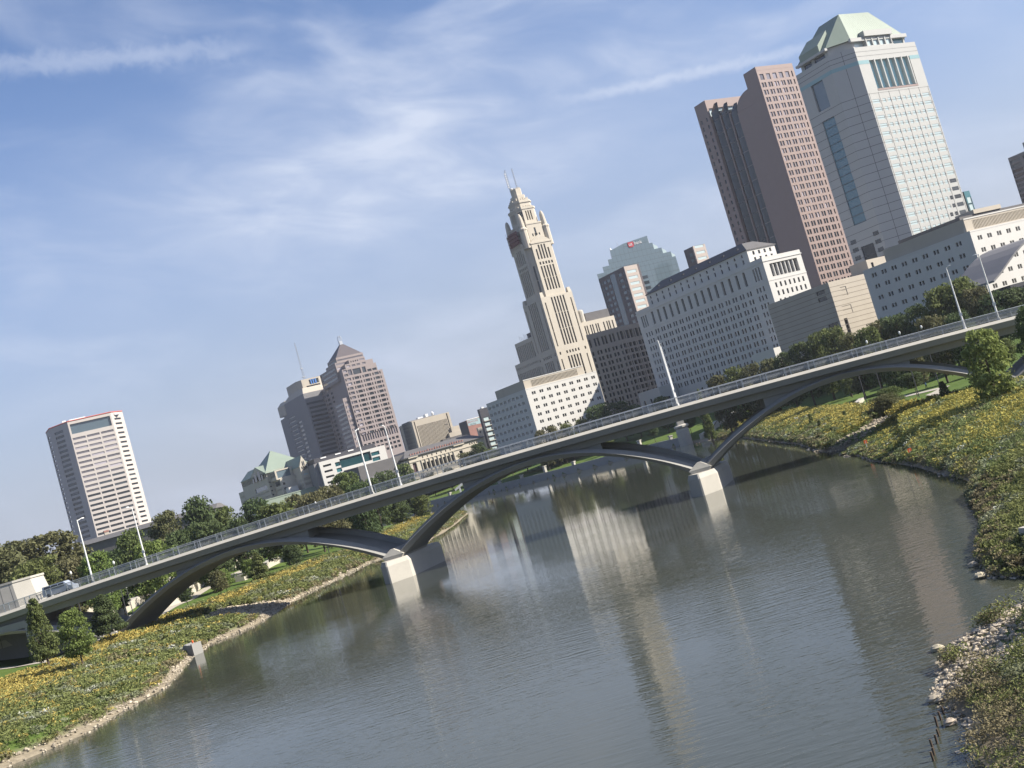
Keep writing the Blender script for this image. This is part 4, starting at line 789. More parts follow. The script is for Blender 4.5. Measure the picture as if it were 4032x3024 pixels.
def ribbon(name, label, pts, w, mt, lift=.06, seg=3.0):
    """a path laid over the terrain"""
    P = []
    for a, c in zip(pts, pts[1:]):
        n = max(1, int((Vector(c)-Vector(a)).length/seg)); P += [Vector(a).lerp(Vector(c), i/n) for i in range(n)]
    P.append(Vector(pts[-1])); L = []
    for i, p in enumerate(P):
        t = (P[min(i+1, len(P)-1)]-P[max(i-1, 0)]).normalized(); nrm = Vector((-t.y, t.x)); L.append([p+nrm*w*f for f in (-.5, -.17, .17, .5)])
    m = MB(); m.loops([[(q.x, q.y, gz(q.x, q.y)+lift) for q in r] for r in L], closed=False); return tag(m.build(name, mt), label, kind='structure')
M_path = mat('path_concrete', (.44, .405, .34), .9, .12, .4, fine=.1)
ribbon('path', 'pale concrete riverside path on the left bank under the bridge', [(-112, 176), (-91, 181), (-83, 179), (-76, 172), (-74, 178), (-76, 214), (-79, 250), (-76, 300)], 2.6, M_path)
ribbon('path', 'pale concrete path curving across the lawn on the right bank', [(70, 110), (66, 140), (65, 156), (69, 180), (75, 215), (80, 222), (76, 240), (75, 268), (70, 330), (62, 372), (66, 395)], 2.4, M_path)
ribbon('path', 'pale path crossing the right lawn below the trees', [(65, 156), (78, 166), (95, 170)], 3.0, M_path)
# seat walls stepping up the left bank
M_seat = mat('seat_stone', (.5, .46, .385), .85, .12, .6, fine=.12)
def seat_wall(name, label, pts, h, w, mt=M_seat, cat='seat wall', group=None):
    t = thing(name, label, cat, (*pts[0], 0), 0, group); m = MB(); r = []
    P = []
    for a, c in zip(pts, pts[1:]): P += [Vector(a).lerp(Vector(c), i/8) for i in range(8)]
    P.append(Vector(pts[-1])); o0 = Vector(pts[0])
    for i, p in enumerate(P):
        tt = (P[min(i+1, len(P)-1)]-P[max(i-1, 0)]).normalized(); nn = Vector((-tt.y, tt.x)); g = gz(p.x, p.y)
        r.append([(*(p+nn*a-o0), z) for a, z in ((-w/2, g-.6), (-w/2, g+h), (w/2, g+h), (w/2, g-.6))])
    m.loops(r); m.build('stone_run', mt, t)
    m = MB(); m.loops([[(x, y, z+dz) for (x, y, z), dz in ((q[1], .003), (q[1], .16), (q[2], .16), (q[2], .003))] for q in r]); m.build('coping', M_concl, t); return t
seat_wall('seat_wall', 'lowest and longest of the pale stone terrace walls on the left bank behind the bridge arch', [(-78.5, 206), (-80.5, 236), (-83, 285), (-86, 350)], 1.6, 2.4)
seat_wall('seat_wall', 'short pale stone terrace wall near the dark round tree under the first river arch', [(-71, 258), (-69, 292)], 1.3, 2.2)
seat_wall('seat_wall', 'upper pale stone terrace wall on the left bank just below the bridge deck', [(-97, 203), (-101, 240), (-105, 300)], 1.7, 2.4)
seat_wall('seat_wall', 'middle pale stone terrace wall between two others on the left bank', [(-87.5, 205), (-91, 240), (-95, 300)], 1.5, 2.2)
seat_wall('seat_wall', 'white stone bench wall on the right lawn behind the goldenrod', [(74, 262), (78, 270)], .7, 1.2)
seat_wall('seat_wall', 'thin white stone wall along the far right lawn beside the pylon', [(57, 392), (66, 402), (76, 420)], 1.6, 1.0)
bl_ = thing('concrete_block', 'pale rounded concrete block on the lawn below the left bridge pier', 'block', (-71.3, 177.6, 0), rad(-2))
m = MB(); m.loops([[(x, y, z) for x, z in ((-2.3, .8), (-2.3, 3.3), (-1.9, 3.7), (2.0, 3.7), (2.3, 3.3), (2.3, .8))] for y in (-1, 1.2)]); m.build('block', M_concl, bl_)
of = thing('drain_outfall', 'grey concrete drain outfall with an orange marker at the left waterline', 'outfall', (-49.6, 148.5, 0), rad(-30)); of.scale = (.62, .5, .8)
m = MB(); m.loops([[(x, y, z) for x, z in ((-2, -.8), (-2, 1.0), (-.8, 2.0), (1.2, 1.6), (1.4, -.8))] for y in (-.4, 2.5)]); m.box(1.4, 1.75, -.6, 2.6, -.8, 1.9); m.build('headwall', M_conc, of)
M_or = mat('orange_plastic', (.8, .16, .05), .5, 0)
m = MB(); m.tube([(1.5, .2, 1.6), (1.5, .2, 2.1)], .05, 5); m.lathe([(.22, 2.0), (.25, 2.3), (.05, 2.5)], 1.5, .2, 8); m.build('marker', M_or, of)
for (x, y), n in (((44.6, 158.5), 'orange marker stake in the rocks of the little inlet'), ((41.0, 129.8), 'orange marker stake in the grass at the right waterline')):
    t = thing('marker_stake', n, 'marker', (x, y, gz(x, y))); m = MB(); m.tube([(0, 0, -.3), (0, 0, 1.3)], .04, 5); m.build('stake', M_wpaint, t); m = MB(); m.box(-.22, .22, -.03, .03, 1.0, 1.45); m.build('flag', M_or, t)
cb_ = thing('concrete_slab_block', 'big pale squared concrete block at the water cut by the right edge', 'block', (25.3, 62.3, 0), rad(20))
m = MB(); m.box(-.5, 2.6, -.8, 1.6, -.6, 1.15); m.box(-.2, 2.6, -.5, 1.6, 1.15, 1.9); m.build('block', M_concl, cb_)
stakes = [at(3300+x/1.8975, 2150+y/1.8975, 1) for x, y in ((785, 1255), (775, 1300), (740, 1350), (760, 1420), (738, 1478), (716, 1520), (716, 1565), (720, 1605))]
for i, q in enumerate(stakes):
    k = CAMH/(CAMH-q.z); x, y = q.x*k, k
    m = MB(); m.tube([(0, 0, -.6), (.03*(-1)**i, .02, .26+.05*(i % 3))], .045, 6)
    tag(m.build('wooden_stake', M_trunk), 'thin dark wooden stake standing in a row in the shallows at the lower right', 'stake', 'stakes in the shallows').location = (x, y, 0)
# park lamps behind the bridge, people, a van on the deck
def park_lamp(px, py, Yd, label):
    q = at(px, py, Yd); g = gz(q.x, q.y); t = thing('park_lamp', label, 'lamp', (q.x, q.y, g), 0, 'park lamps'); h = q.z-g
    m = MB(); m.tube([(0, 0, 0), (0, 0, h-.3)], .09, 6, r1=.06); m.build('pole', M_char, t); m = MB(); m.lathe([(.08, h-.35), (.2, h-.15), (.2, h+.15), (.06, h+.3)], 0, 0, 8); m.build('globe', M_wpaint, t)
for a in ((447, 2215, 205, 'white globe park lamp in front of dark trees right of the first bridge lamp'), (278, 2255, 205, 'white globe park lamp in front of the brown trees at the left'), (496, 2308, 215, 'white globe park lamp on the terraces seen under the deck'), (3541, 1310, 215, 'third white globe park lamp above the right half of the bridge railing'), (3627, 1287, 215, 'rightmost white globe park lamp above the bridge railing'), (3412, 1346, 215, 'second white globe park lamp above the right half of the bridge railing'), (3354, 1392, 215, 'leftmost white globe park lamp above the right half of the bridge railing'), (1242, 1980, 260, 'white globe park lamp in front of trees below the white modern office')): park_lamp(*a)
def person(label, px, py, Yd, top, legs, lean=0):
    q = at(px, py, Yd); g = gz(q.x, q.y); t = thing('person', label, 'person', (q.x, q.y, g), rad(40))
    v = [(0, 0, .95), (0, 0, 1.18), (0, .01, 1.38), (0, 0, 1.5), (0, -.02, 1.66), (.2, 0, 1.4), (.27, .02, 1.12), (.26, -.1, .88), (-.2, 0, 1.4), (-.27, .02, 1.12), (-.26, -.1, .88), (.1, 0, .9), (.11, -.05, .5), (.11, .04, .06), (-.1, 0, .9), (-.12, .1, .5), (-.12, .16, .06)]
    e = [(0, 1), (1, 2), (2, 3), (3, 4), (2, 5), (5, 6), (6, 7), (2, 8), (8, 9), (9, 10), (0, 11), (11, 12), (12, 13), (0, 14), (14, 15), (15, 16)]
    r = [.15, .15, .14, .06, .105, .06, .045, .04, .06, .045, .04, .085, .06, .05, .085, .06, .05]
    me = bpy.data.meshes.new('body'); me.from_pydata(v, e, []); o = link('body', me, t); sk = o.modifiers.new('Skin', 'SKIN'); o.modifiers.new('Sub', 'SUBSURF').levels = 1
    for i, d in enumerate(me.skin_vertices[0].data): d.radius = (r[i], r[i]*.8); d.use_root = i == 0
    me.materials.append(mat('clothes_'+legs, dict(dark=(.03, .03, .04), blue=(.25, .4, .55))[legs], .9, 0))
    m = MB(); m.loops([[(.19*math.cos(a), .15*math.sin(a), z) for a in np.linspace(0, 5.5, 8)] for z in (.95, 1.2, 1.44)]); m.build('shirt', mat('shirt_'+top, dict(dark=(.04, .04, .05), blue=(.45, .6, .72))[top], .9, 0), t)
    m = MB(); m.lathe([(.03, 1.55), (.1, 1.62), (.105, 1.72), (.03, 1.79)], 0, -.02, 8); m.build('head', mat('skin', (.45, .28, .2), .6, 0), t)
person('person in dark clothes standing on the far lawn right of the pylon', 2725, 1688, 372, 'dark', 'dark'); person('person in dark clothes standing beside another on the far lawn', 2736, 1685, 370, 'dark', 'dark'); person('person in a pale blue top standing in tree shade on the right lawn', 3633, 1476, 236, 'blue', 'dark')
vb = bw(-53.6, 4.6, R(-54)-1.36); van = thing('van', 'silver van half hidden behind the railing at the left end of the bridge', 'van', vb, BA)
M_silver = mat('silver_paint', (.50, .55, .62), .35, .03, 1, metal=.4)
m = MB(); pr = [(-2.5, .35), (-2.5, 1.0), (-2.4, 1.9), (1.3, 1.95), (2.1, 1.15), (2.7, 1.0), (2.75, .4)]; m.loops([[(x, y*(.92 if z > 1.2 else 1), z) for x, z in pr] for y in (-.95, .95)]); m.build('body', M_silver, van)
m = MB()
for x0, x1 in ((-2.1, -1.0), (-.85, .2), (.35, 1.25)): m.quad((x0, -.965, 1.2), (x1+.15, -.965, 1.2), (x1, -.91, 1.8), (x0, -.91, 1.8))
m.build('side_window', M_gl, van)
for x in (-1.6, 1.75): m = MB(); m.loops([[(x+.34*math.cos(a), y, .34+.34*math.sin(a)) for a in np.linspace(0, 5.76, 12)] for y in (-.98, -.75)]); m.build('wheel', M_asph, van)

# ------------------------------------------------------------------ trees
def leaf(name, col, isl=.9): return mat(name, col, .75, .18, 2.2, spec=.1, island=isl*.6, trans=.35)
L_dark = leaf('leaves_dark', (.085, .115, .05)); L_mid = leaf('leaves_mid', (.125, .15, .055)); L_brown = leaf('leaves_olive', (.135, .135, .066)); L_bright = leaf('leaves_bright', (.15, .20, .06)); L_lime = leaf('leaves_lime', (.21, .24, .075))
def crown_mesh(name, kind, n, seed, size, mt):
    g = np.random.default_rng(seed); nc = {'cone': 60, 'oval': 66, 'round': 74, 'broad': 78, 'young': 56}[kind]
    z = g.uniform(.04, .95, nc); 
    prof = {'cone': lambda z: np.clip(1.05-z, .05, 1)**.8*np.clip(z/.10+.25, 0, 1), 'oval': lambda z: np.sqrt(np.clip(1-((z-.47)/.53)**2, 0, 1)), 'round': lambda z: np.sqrt(np.clip(1-((z-.5)/.52)**2, 0, 1))**.8, 'broad': lambda z: np.sqrt(np.clip(1-((z-.42)/.6)**2, 0, 1))**.7, 'young': lambda z: np.clip(1.02-z, .03, 1)**.62*np.clip(z/.14+.2, 0, 1)}[kind]
    r = prof(z)*np.sqrt(g.uniform(.08, 1, nc))*.40*g.uniform(.75, 1.22, nc); th = g.uniform(0, 6.2832, nc)
    cc = np.stack([r*np.cos(th), r*np.sin(th), z], 1); cr_ = g.uniform(.075, .15, nc)*(.6+.5*prof(z))
    w = cr_**2; loose = g.uniform(0, 1, n) < .22; pick = g.choice(nc, n, p=w/w.sum()); d = g.normal(size=(n, 3)); d /= np.linalg.norm(d, axis=1)[:, None]; d[:, 2] *= .8
    rr = cr_[pick][:, None]*g.uniform(.35, 1.12, n)[:, None]**.6; c = cc[pick]+d*rr*np.array([1, 1, .62]); zz = g.uniform(.05, .97, n); q_ = prof(zz)*.44*np.sqrt(g.uniform(0, 1, n)); a_ = g.uniform(0, 6.2832, n); c = np.where(loose[:, None], np.stack([q_*np.cos(a_), q_*np.sin(a_), zz], 1), c); c[:, 2] = np.clip(c[:, 2], -.02, 1.03)
    nrm = d*.8+g.normal(size=(n, 3))*.6+np.array([0, 0, .55]); nrm /= np.linalg.norm(nrm, axis=1)[:, None]
    t = np.cross(nrm, g.normal(size=(n, 3))); t /= np.linalg.norm(t, axis=1)[:, None]; b_ = np.cross(nrm, t); s = size*g.uniform(.55, 1.4, n)[:, None]
    return quads_mesh(name, c, t*s, b_*s*.62, mt)
CROWN = {}
def crown(kind, mt, v, dens=1):
    k = (kind, mt.name, v, dens)
    if k not in CROWN: CROWN[k] = crown_mesh('crown', kind, int(5200*dens), hash((kind, v)) % 9999 if 0 else sum(map(ord, kind))*7+v*131, .0205/dens**.42, mt)
    return CROWN[k]
def trunk_mesh(v, young=False):
    g = random.Random(v); m = MB(); m.tube([(0, 0, -.03), (.006, .004, .25), (-.005, .006, .55), (0, 0, .86)], .022, 6, r1=.005)
    for i in range(7):
        a = g.random()*6.28; z = .28+.08*i; l = .26-.02*i; m.tube([(0, 0, z), (l*.55*math.cos(a), l*.55*math.sin(a), z+.08), (l*math.cos(a), l*math.sin(a), z+.17)], .009, 4, r1=.003)
    return m.mesh('trunk', M_trunk)
TRUNK = [trunk_mesh(i) for i in range(3)]
def tree(name, label, x, y, h, w, kind, mt, v=0, clear=.16, dens=1, group=None, z=None, lean=0):
    g = gz(x, y) if z is None else z; t = thing(name, label, 'tree', (x, y, g), v*1.7, group); t.rotation_euler = (lean, lean*.5, v*1.7)
    o = link('trunk', TRUNK[v % 3], t); o.scale = (h*.8, h*.8, h*.92)
    c = link('crown', crown(kind, mt, v % 4, dens), t); c.location = (0, 0, h*clear); c.scale = (w, w, h*(1-clear)); return t
def tree_px(name, label, px, pytop, Yd, wpx, kind, mt, v=0, **k):
    q = at(px, pytop, Yd); g = gz(q.x, q.y); return tree(name, label, q.x, q.y, max(2.5, q.z-g), wpx*Yd/F, kind, mt, v, **k)
BK = [  # behind the bridge: photo x, photo y of the top, distance, crown width in photo pixels
 (-60, 2150, 250, 330, 'broad', L_brown, 'brownish broad tree at the far left edge behind the stone pylon'),
 (52, 2128, 262, 270, 'broad', L_brown, 'large olive brown tree left of the first bridge lamp, lower of the pair'),
 (168, 2096, 266, 310, 'broad', L_brown, 'largest olive brown tree left of the first bridge lamp'),
 (120, 2200, 225, 240, 'round', L_mid, 'darker green tree low in front of the big brown trees'),
 (262, 2200, 240, 210, 'round', L_brown, 'brown leaved tree directly left of the first bridge lamp'),
 (366, 2170, 225, 170, 'round', L_bright, 'fresh green round tree just right of the first bridge lamp'),
 (440, 2160, 262, 170, 'round', L_dark, 'dark tree below the low grey roof between the two left bridge lamps'),
 (506, 2076, 252, 190, 'oval', L_mid, 'green tree in front of the foot of the buff octagonal tower'),
 (585, 2130, 232, 190, 'round', L_bright, 'bright green low tree right of the second bridge lamp'),
 (640, 2010, 285, 165, 'round', L_brown, 'olive tree touching the right edge of the buff octagonal tower'),
 (690, 2085, 255, 170, 'broad', L_dark, 'dark bushy tree under the tall pointed green tree at the left'),
 (764, 1948, 290, 200, 'oval', L_dark, 'tall dark pointed tree standing right of the buff octagonal tower'),
 (800, 2050, 245, 190, 'broad', L_dark, 'dark spreading tree in front of the tall pointed green tree'),
 (870, 1994, 292, 150, 'round', L_mid, 'rounded green tree right of the tall dark pointed tree'),
 (925, 2035, 262, 150, 'round', L_dark, 'low dark tree left of the green gabled hall'),
 (992, 1958, 292, 190, 'oval', L_dark, 'tall dark green tree covering the left corner of the green gabled hall'),
 (1075, 1976, 272, 190, 'broad', L_mid, 'lighter green tree in front of the green gabled hall'),
 (1150, 1945, 310, 140, 'round', L_brown, 'olive tree in front of the middle of the green gabled hall'),
 (1215, 1935, 290, 150, 'round', L_brown, 'olive brown tree at the right end of the green gabled hall'),
 (1285, 1908, 300, 150, 'round', L_brown, 'olive tree at the lower left of the white modern office'),
 (1350, 1858, 320, 170, 'round', L_mid, 'green tree in front of the white modern office'),
 (1395, 1900, 280, 130, 'broad', L_dark, 'dark low tree right of the middle bridge lamp'),
 (1450, 1880, 320, 130, 'round', L_dark, 'dark tree between the two middle bridge lamps'),
 (1512, 1850, 470, 120, 'round', L_dark, 'dark tree left of the cream columned hall'),
 (1578, 1822, 480, 120, 'oval', L_mid, 'round green tree touching the left end of the cream columned hall'),
 (1760, 1840, 585, 60, 'round', L_brown, 'small olive tree in front of the tall windows of the columned hall'),
 (1690, 1858, 590, 60, 'round', L_brown, 'small olive tree below the door of the columned hall'),
 (1832, 1778, 585, 100, 'round', L_brown, 'olive tree at the right end of the cream columned hall'),
 (1876, 1744, 575, 90, 'round', L_dark, 'dark round tree in front of the right end of the columned hall'),
 (1925, 1765, 570, 90, 'round', L_mid, 'green tree below the narrow cream block'),
 (1985, 1742, 540, 80, 'round', L_mid, 'green tree at the lower left corner of the left white slab office'),
 (2040, 1716, 520, 80, 'round', L_brown, 'olive tree under the shaded side of the left white slab office'),
 (2120, 1690, 470, 80, 'oval', L_brown, 'olive tree at the corner of the left white slab office'),
 (2165, 1674, 472, 80, 'round', L_brown, 'second olive tree along the sunlit front of the left white slab office'),
 (2220, 1662, 476, 85, 'round', L_mid, 'third tree along the sunlit front of the left white slab office'),
 (2282, 1648, 480, 80, 'round', L_mid, 'fourth tree along the sunlit front of the left white slab office'),
 (2345, 1590, 478, 130, 'broad', L_dark, 'large dark tree right of the left white slab office'),
 (2425, 1580, 480, 150, 'broad', L_dark, 'large dark spreading tree under the brown curved office'),
 (2490, 1590, 475, 90, 'round', L_dark, 'dark tree between the brown curved office and the marble building'),
 (2594, 1560, 455, 90, 'round', L_dark, 'dark round tree in front of the marble building, left of the lamp'),
 (2745, 1530, 360, 60, 'cone', L_mid, 'small pointed tree beside the ground floor windows of the marble building'),
 (2815, 1474, 350, 120, 'round', L_brown, 'leftmost olive tree of the row along the marble building'),
 (2880, 1440, 350, 130, 'round', L_mid, 'second tree of the row along the marble building'),
 (2945, 1432, 345, 120, 'round', L_brown, 'third olive tree of the row along the marble building'),
 (3015, 1412, 345, 120, 'round', L_brown, 'fourth olive tree of the row along the marble building'),
 (3075, 1385, 340, 110, 'round', L_dark, 'dark tree in front of the white entrance wing of the marble building'),
 (3135, 1345, 335, 130, 'broad', L_dark, 'dark tree at the foot of the sunlit end of the marble building'),
 (3205, 1305, 330, 130, 'round', L_mid, 'tree at the corner of the marble building and the tan striped block'),
 (3268, 1282, 320, 140, 'broad', L_mid, 'tree in front of the tan striped block'),
 (3330, 1310, 285, 130, 'broad', L_brown, 'olive tree below the tan striped block'),
 (3400, 1285, 280, 140, 'broad', L_mid, 'spreading tree left of the shaded wall of the right white office'),
 (3440, 1260, 290, 120, 'round', L_brown, 'olive tree in front of the left corner of the right white office'),
 (3510, 1236, 285, 150, 'broad', L_dark, 'dark tree in front of the shaded wall of the right white office'),
 (3590, 1200, 280, 150, 'broad', L_dark, 'large dark tree left of the near lamp post by the right white office'),
 (3680, 1125, 275, 180, 'broad', L_mid, 'tall tree between the lamp posts by the right white office'),
 (3755, 1094, 275, 210, 'round', L_mid, 'tallest tree in front of the right white office, between the lamp posts'),
 (3830, 1130, 265, 160, 'round', L_brown, 'olive tree left of the rightmost lamp post'),
 (3890, 1150, 262, 170, 'broad', L_dark, 'dark tree behind the rightmost lamp post'),
 (3960, 1135, 262, 190, 'broad', L_dark, 'very dark tree under the grey curved canopy'),
 (4040, 1120, 262, 190, 'broad', L_dark, 'very dark tree at the right edge below the canopy'),
 (3650, 1240, 240, 150, 'broad', L_brown, 'low olive tree behind the railing left of the last lamps'),
 (3760, 1225, 236, 150, 'broad', L_dark, 'low dark tree behind the railing between the last lamps')]
for i, (px, py, Yd, w, kd, mt, lb) in enumerate(BK):
    tree_px('leafy_tree', lb, px, py, Yd, w, kd, mt, i, clear=.10, dens=1.3)
NEAR = [ # left bank and right bank lawns: x, y, height, crown width
 (-72.1, 158.4, 10.6, 5.6, 'young', L_mid, .14, 2, 'tall young tree in front of the left end of the bridge'),
 (-62.2, 146, 8.2, 4.8, 'oval', L_bright, .24, 2, 'bright green young tree right of the tall young tree, in the goldenrod'),
 (-68.0, 171.5, 8.0, 6.2, 'young', L_dark, .22, 2, 'dark young tree in front of the foot of the left arch'),
 (-70.7, 217.8, 4.4, 3.6, 'oval', L_dark, .28, 1, 'small dark lawn tree seen through the left arch'),
 (-62.5, 212.6, 5.8, 4.0, 'oval', L_brown, .3, 1, 'thin olive tree on the lawn right of the left arch'),
 (-64, 222, 5.6, 3.6, 'oval', L_bright, .3, 1, 'light green tree close behind the thin olive lawn tree'),
 (-59.2, 230.9, 6.6, 5.4, 'young', L_mid, .06, 1.5, 'full green tree on the lawn below the first river arch'),
 (-58.1, 257.8, 5.6, 5.4, 'round', L_dark, .08, 1.5, 'dark round tree on the lawn below the first river arch'),
 (-66, 250, 5, 4.2, 'round', L_bright, .15, 1, 'light green bush tree left of the dark round lawn tree'),
 (-41.4, 330, 8.6, 8.0, 'round', L_dark, .1, 1.3, 'dark rounded tree right of the first arch, near the far peninsula'),
 (-35.5, 336, 8.2, 7.0, 'round', L_mid, .1, 1.3, 'green tree right of the dark rounded tree near the peninsula'),
 (-49, 322, 6.6, 7.0, 'broad', L_dark, .05, 1.3, 'low dark tree mass seen in the gap between deck and arch'),
 (-46, 345, 8.0, 6.5, 'round', L_lime, .1, 1, 'yellow green tree in the gap between deck and arch'),
 (-56, 300, 6.0, 6.5, 'broad', L_bright, .05, 1, 'light green shrub tree behind the dark back of the arch'),
 (-88, 232, 5.2, 3.8, 'oval', L_dark, .3, 1, 'small tree on the upper terraces under the deck'),
 (-80, 196, 4.6, 3.4, 'oval', L_dark, .3, 1, 'small dark tree on the terrace just right of the left pier'),
 (-78, 262, 5, 3.8, 'oval', L_brown, .3, 1, 'small olive tree among the upper stone terraces'),
 (56.3, 139.9, 10.4, 6.6, 'oval', L_lime, .16, 1.1, 'large yellow green young tree at the right, covering the end of the last arch'),
 (61.6, 171.1, 4.3, 3.6, 'cone', L_dark, .02, 1.5, 'dark conical evergreen on the right lawn below the last arch'),
 (74.4, 221.2, 5.0, 4.8, 'round', L_dark, .36, 1.5, 'small lollipop shaped tree with bare trunk on the right lawn'),
 (88, 312, 5.6, 5.0, 'round', L_mid, .2, 1, 'small bright lawn tree by the white bench wall'),
 (60.5, 197, 3.6, 6.4, 'broad', L_brown, .0, 2, 'broad olive thicket bush on the right bank under the last arch'),
 (64.5, 206, 4.4, 5.6, 'broad', L_mid, .0, 2, 'green thicket bush right of the broad olive bush under the last arch'),
 (58, 214, 2.6, 2.2, 'cone', L_dark, .0, 1, 'small dark conifer in the goldenrod, right of two others'),
 (55.5, 224, 2.4, 1.9, 'cone', L_dark, .0, 1, 'smallest dark conifer in the goldenrod near the right arch'),
 (57, 236, 3.2, 2.0, 'cone', L_mid, .0, 1, 'slim conifer in the goldenrod near the right arch'),
 (56.5, 160, 2.6, 3.0, 'cone', L_mid, .0, 1, 'small green bush tree left of the dark conical evergreen'),
 (76, 160, 7.4, 5.6, 'broad', L_brown, .15, 2, 'olive tree right of the large yellow green tree'),
 (60.6, 135, 11.5, 4.6, 'oval', L_dark, .08, 2.5, 'very dark tall tree at the right edge hiding the end of the bridge'),
 (70, 128, 9.0, 5.0, 'broad', L_brown, .1, 2, 'olive brown tree low at the right edge'),
 (95, 196, 7.0, 5.0, 'round', L_mid, .3, 1, 'lawn tree under the right end of the deck'),
 (86, 204, 6.4, 4.6, 'oval', L_mid, .3, 1, 'slender lawn tree under the right half of the deck'),
 (84, 260, 7.0, 5.6, 'broad', L_dark, .06, 1, 'dark shrub tree above the crown of the last arch'),
 (89, 258, 7.0, 4.6, 'oval', L_brown, .06, 1, 'olive shrub tree above the crown of the last arch'),
 (56, 404, 7.4, 6.0, 'round', L_dark, .3, 1, 'dark clipped tree behind the white pylon'),
 (46, 432, 7.4, 5.6, 'round', L_dark, .3, 1, 'dark clipped tree left of the white pylon on the far lawn'),
 (30, 452, 7, 5.0, 'round', L_mid, .3, 1, 'second clipped tree left of the white pylon on the far lawn'),
 (13, 472, 7, 5.0, 'round', L_mid, .3, 1, 'clipped tree on the far lawn seen under the crown of the middle arch'),
 (74, 372, 6, 7, 'broad', L_mid, .05, 1, 'low green bush tree right of the white pylon'),
 (80, 376, 6, 6, 'broad', L_dark, .05, 1, 'dark bush tree behind the top of the right arch')]
for i, (x, y, h, w, kd, mt, cl_, dn, lb) in enumerate(NEAR): tree('lawn_tree', lb, x, y, h, w, kd, mt, i, clear=cl_, dens=dn)

# ------------------------------------------------------------------ meadows, shrubs, rocks on the banks (nobody could count them)
def sample(n, x0, x1, y0, y1, dmin, dmax, seed, power=0):
    g = np.random.default_rng(seed); x = g.uniform(x0, x1, n*4); y = g.uniform(y0, y1, n*4); d, _ = river_sdf(x, y); k = (d > dmin) & (d < dmax)
    x, y, d = x[k][:n], y[k][:n], d[k][:n]; return x, y, ground(x, y), d, g
def patch(x, y, s, seed):
    a = np.sin(x*s+seed)*np.cos(y*s*1.3+seed*2)+.6*np.sin(x*s*2.3-y*s*1.9+seed*3)+.35*np.sin(x*s*5.1+y*s*4.3); return a
M_gold = mat('goldenrod_flower', (.36, .30, .085), .8, .2, 1.5, island=.35, spec=.1, trans=.2); M_goldl = mat('meadow_leaf', (.165, .19, .07), .8, .2, 1.2, island=.3, spec=.1, trans=.25)
M_sage = mat('pale_shrub_leaf', (.195, .215, .125), .8, .2, 1.2, island=.3, spec=.1, trans=.2); M_straw = mat('dry_grass', (.21, .19, .105), .85, .2, 1, island=.3, spec=.1, trans=.2); M_whitef = mat('white_aster', (.33, .34, .28), .8, .15, 2, island=.3)
def meadow(name, label, n, x0, x1, y0, y1, dmin, dmax, seed, hfun, golds, leaf=.075, per=44, cut=None):
    x, y, z, d, g = sample(n, x0, x1, y0, y1, dmin, dmax, seed)
    if cut is not None: k = cut(x, y, d); x, y, z, d = x[k], y[k], z[k], d[k]
    n = len(x); low = np.where((x/y < .317) & (y > 138) & (y < 184) & (x > 0), .3, 1.0); p1 = patch(x, y, .16, seed); p2 = patch(x, y, .33, seed+5); H_ = low*hfun(d, p1)*g.uniform(.7, 1.25, n)
    gold = golds(x, y, d, p1) > g.uniform(0, 1, n); pale = (~gold) & (p2 > .55) ; dry = (~gold) & (~pale) & ((d < 2.5)*.5+(p1 < -.8)*.3 > g.uniform(0, 1, n)); wf = (~gold) & (p2 > .95) & (g.uniform(0, 1, n) < .18)
    R_ = np.repeat(np.arange(n), per); m_ = len(R_); u = g.uniform(0, 1, m_)**.62; sp_ = .42+.28*H_[R_]
    ang = g.uniform(0, 6.2832, m_); rr = np.sqrt(g.uniform(0, 1, m_))*sp_*(1.1-.45*u)
    c = np.stack([x[R_]+rr*np.cos(ang), y[R_]+rr*np.sin(ang), z[R_]+.05+u*H_[R_]*.95], 1)
    dist = np.hypot(x, y)[R_]; s = (leaf*np.clip(dist/120, .35, 1.6)*g.uniform(.6, 1.5, m_))[:, None]
    nr = g.normal(size=(m_, 3))*.8+np.array([0, -.15, .9]); nr /= np.linalg.norm(nr, axis=1)[:, None]; t = np.cross(nr, g.normal(size=(m_, 3))); t /= np.linalg.norm(t, axis=1)[:, None]; b_ = np.cross(nr, t)
    mi = np.where(pale[R_], 2, np.where(dry[R_], 3, 1)); mi = np.where(gold[R_] & (u > .5) & (g.uniform(0, 1, m_) < .85), 0, mi); mi = np.where(wf[R_] & (u > .8), 4, mi)
    tag(link(name, quads_mesh(name, c, t*s*1.25, b_*s*.5, [M_gold, M_goldl, M_sage, M_straw, M_whitef], mi)), label, name.replace('_', ' '), kind='stuff')
GAP = lambda x, y, d: ~((np.hypot((x-50.5)/10.5, (y-178-(x-46)*1.05)/6) < 1))
band = lambda d, a, b: np.clip(np.minimum(d-a, b-d)/4, 0, 1)
LG = lambda x, y, d: ~(np.hypot((x+50)/9, (y-188)/12.5) < 1)
meadow('goldenrod_meadow', 'yellow goldenrod and green weeds covering the left river bank', 5200, -75, -42, 92, 200, 1.2, 25.5, 11, lambda d, p: np.interp(d, [0, 4, 10, 25], [.35, .6, .95, 1.15]), lambda x, y, d, p: .92*band(d, 13, 29)*(p > -.75)+.10, cut=LG)
meadow('goldenrod_meadow', 'yellow goldenrod strip and grey green weeds on the left bank beyond the bridge', 4600, -75, -20, 195, 352, .8, 20, 12, lambda d, p: np.interp(d, [0, 4, 10, 25], [.5, .9, 1.2, 1.2]), lambda x, y, d, p: .95*band(d, 9.5, 19)*(p > -.8)+.06, leaf=.072)
meadow('goldenrod_meadow', 'dense yellow goldenrod and grey green bushes on the right river bank', 6500, 30, 78, 92, 176, .6, 24, 13, lambda d, p: np.interp(d, [0, 3, 8, 25], [.7, 1.3, 1.7, 1.8]), lambda x, y, d, p: np.clip(d/11, 0, .85)*(p > -.6)+.04, cut=GAP)
